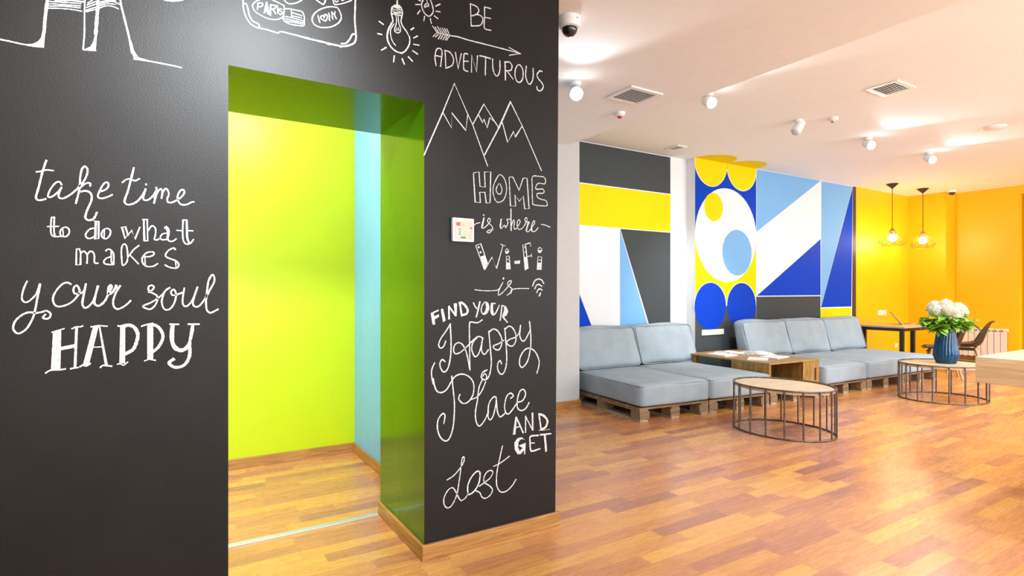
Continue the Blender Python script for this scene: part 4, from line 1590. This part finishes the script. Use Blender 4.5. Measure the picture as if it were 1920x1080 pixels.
fx = math.atan2(-CA, SA)          # towards the right of the photo
lt = thing('laptop', 'open laptop seen edge on upon the desk', 'laptop', (10.05, 4.42, DZ + 0.0005), fx - 0.50)
obj('keyboard_base', box_bm(0, 0.225, -0.16, 0.16, 0, 0.014, bev=0.003), M['alu'], lt)
mt = Matrix.Translation((0.004, 0, 0.014)) @ Matrix.Rotation(math.radians(-37), 4, 'Y')
lid = obj('lid', box_bm(-0.008, 0, -0.16, 0.16, 0, 0.235, bev=0.002, mtx=None), M['alu'], lt)
lid.matrix_local = mt
obj('display', box_bm(0.0005, 0.0015, -0.15, 0.15, 0.014, 0.225), M['screen'], lid)
bm = bmesh.new()
for r_ in range(4):
    for c_ in range(10):
        box(bm, 0.04 + 0.022 * r_, 0.058 + 0.022 * r_, -0.135 + 0.027 * c_, -0.112 + 0.027 * c_, 0.0142, 0.0155)
obj('keys', bm, M['black'], lt)


def make_chair(label, loc, rz):
    """faces +x"""
    t = thing('shell_chair', label, 'chair', loc, rz, 'black shell chairs by the desk')
    prof = [(0.235, 0.425, 0.205, 0.0), (0.20, 0.435, 0.225, 0.012), (0.10, 0.418, 0.240, 0.035), (-0.02, 0.405, 0.242, 0.055), (-0.12, 0.410, 0.238, 0.075), (-0.175, 0.437, 0.234, 0.085),
            (-0.205, 0.49, 0.230, 0.085), (-0.225, 0.56, 0.222, 0.072), (-0.248, 0.64, 0.205, 0.052), (-0.275, 0.72, 0.185, 0.030), (-0.300, 0.775, 0.168, 0.016), (-0.325, 0.795, 0.158, 0.008), (-0.352, 0.800, 0.150, 0.0)]
    bm = bmesh.new()
    rows = []
    nw = 12
    for i, (x, z, hw, curl) in enumerate(prof):
        a, b = prof[max(0, i - 1)], prof[min(len(prof) - 1, i + 1)]
        tx, tz = b[0] - a[0], b[1] - a[1]
        l = math.hypot(tx, tz)
        nx, nz = tz / l, -tx / l          # towards the sitter
        row = []
        for k in range(nw + 1):
            u = -1 + 2 * k / nw
            c = curl * abs(u) ** 2.6
            row.append(bm.verts.new((x + nx * c, hw * u * (1 - 0.04 * abs(u)), z + nz * c)))
        rows.append(row)
    for A, B in zip(rows, rows[1:]):
        for k in range(nw):
            bm.faces.new((A[k], A[k + 1], B[k + 1], B[k]))
    bmesh.ops.recalc_face_normals(bm, faces=bm.faces)
    bmesh.ops.solidify(bm, geom=list(bm.faces), thickness=0.012)
    sh = obj('shell', bm, M['chair'], t, True)
    md = sh.modifiers.new('smooth', 'SUBSURF')
    md.levels = md.render_levels = 1
    bm = puffy(0.34, 0.36, 0.03, (0, 0, 0.008), 0.014, seed=3, crease=0.0)
    bmesh.ops.translate(bm, vec=(0.03, 0, 0.425), verts=bm.verts)
    obj('seat_pad', bm, M['pad'], t, True)
    bm = bmesh.new()
    for s in (-1, 1):
        box(bm, -0.15, 0.17, s * 0.125 - 0.012, s * 0.125 + 0.012, 0.352, 0.372)
    for x in (-0.14, 0.14):
        box(bm, x - 0.012, x + 0.012, -0.137, 0.137, 0.372, 0.392)
    box(bm, -0.06, 0.06, -0.06, 0.06, 0.392, 0.404)
    obj('under_frame', bm, M['black_metal'], t)
    for sx in (-1, 1):
        for sy in (-1, 1):
            bm = bmesh.new()
            p0 = Vector((sx * 0.125, sy * 0.125, 0.392))
            p1 = Vector((sx * 0.215, sy * 0.215, 0.0))
            tube(bm, [p0, p0.lerp(p1, 0.25), p1], [0.021, 0.021, 0.0125], 12)
            obj('leg', bm, M['beech'], t, True, 50)
    return t


FACE = math.atan2(CA, -SA)        # towards the left of the photo
make_chair('black shell chair on wooden legs in front of the radiator', (10.34, 3.67, 0), FACE - 0.66)
make_chair('black shell chair half hidden behind the blue vase', (9.53, 3.66, 0), FACE - 0.56)

# ------------------------------------------------------------------ radiator
rd = thing('radiator', 'white ribbed radiator under the orange side wall', 'radiator', (XF - 0.03, 3.76, 0))
for k in range(8):
    y0 = 0.092 * k
    bm = bmesh.new()
    box(bm, -0.095, -0.086, y0 + 0.004, y0 + 0.088, 0.085, 0.530, bev=0.003)
    box(bm, -0.086, -0.010, y0 + 0.038, y0 + 0.054, 0.07, 0.585)
    box(bm, -0.080, -0.012, y0 + 0.004, y0 + 0.088, 0.555, 0.588, bev=0.006)
    box(bm, -0.090, -0.085, y0 + 0.040, y0 + 0.052, 0.530, 0.575)
    obj('section', bm, M['radiator'], rd)
for pz in (0.11, 0.55):
    bm = bmesh.new()
    tube(bm, [(-0.045, -0.004, pz), (-0.045, 0.745, pz)], 0.018, 12)
    obj('pipe', bm, M['radiator'], rd, True, 50)
for py in (0.10, 0.58):
    obj('bracket', box_bm(-0.06, 0.0295, py, py + 0.03, 0.50, 0.52), M['radiator'], rd)



# ------------------------------------------------------------------ sockets
def at_wall(px, py, Y):
    rx = (px - 960) / FOC
    t = Y / (SA - rx * CA)
    return (CA + rx * SA) * t, CAMH + (HOR - py) / FOC * t


def outlet(px0, px1, py0, py1, Y, label, n):
    xa, za = at_wall(px0, py1, Y)
    xb, zb = at_wall(px1, py0, Y)
    t = thing('wall_outlet', label, 'outlet', ((xa + xb) / 2, Y, za), 0, 'white wall outlets')
    wv, h = xb - xa, zb - za
    obj('plate', box_bm(-wv / 2, wv / 2, -0.014, 0, 0, h, bev=0.003), M['plastic'], t)
    for k in range(n):
        cx = -wv / 2 + wv * (k + 0.5) / n
        bm = bmesh.new()
        lathe(bm, [(h * 0.30, 0), (h * 0.30, 0.002), (h * 0.24, 0.0025), (0.0, 0.0012)], 20)
        bmesh.ops.transform(bm, matrix=Matrix.Translation((cx, -0.0138, h / 2)) @ Matrix.Rotation(PI / 2, 4, 'X'), verts=bm.verts)
        obj('socket', bm, M['plastic_cream'], t, True, 40)
    return t


outlet(1315, 1356, 616.5, 629, Y2 - 0.003, 'long white wall outlet on the mural under the blue circles', 4)
outlet(1645, 1660.5, 581.5, 591.5, Y2, 'white double wall outlet on the orange wall above the desk', 2)
outlet(1677, 1682, 644, 652, Y2, 'small white wall outlet on the orange wall under the desk', 1)

# ------------------------------------------------------------------ chalk dust fallen along the foot of the wall
rnd = random.Random(11)
bm = bmesh.new()
for k in range(420):
    u = rnd.random()
    if u < 0.75:
        x, y = rnd.uniform(0.95, 1.86), YB - 0.022 - abs(rnd.gauss(0, 0.07))
    else:
        x, y = XD1 - 0.02 - abs(rnd.gauss(0, 0.06)), rnd.uniform(2.35, 2.75)
    r = rnd.uniform(0.0006, 0.0019)
    vs = [bm.verts.new((x + r * math.cos(a * PI / 3), y + r * math.sin(a * PI / 3), 0.0004)) for a in range(6)]
    tp = bm.verts.new((x, y, 0.0004 + r * 0.6))
    for a in range(6):
        bm.faces.new((vs[a], vs[(a + 1) % 6], tp))
tag(obj('chalk_dust', bm, M['chalk']), 'white specks of chalk dust on the floor along the pillar skirting', 'chalk dust', None, 'stuff')
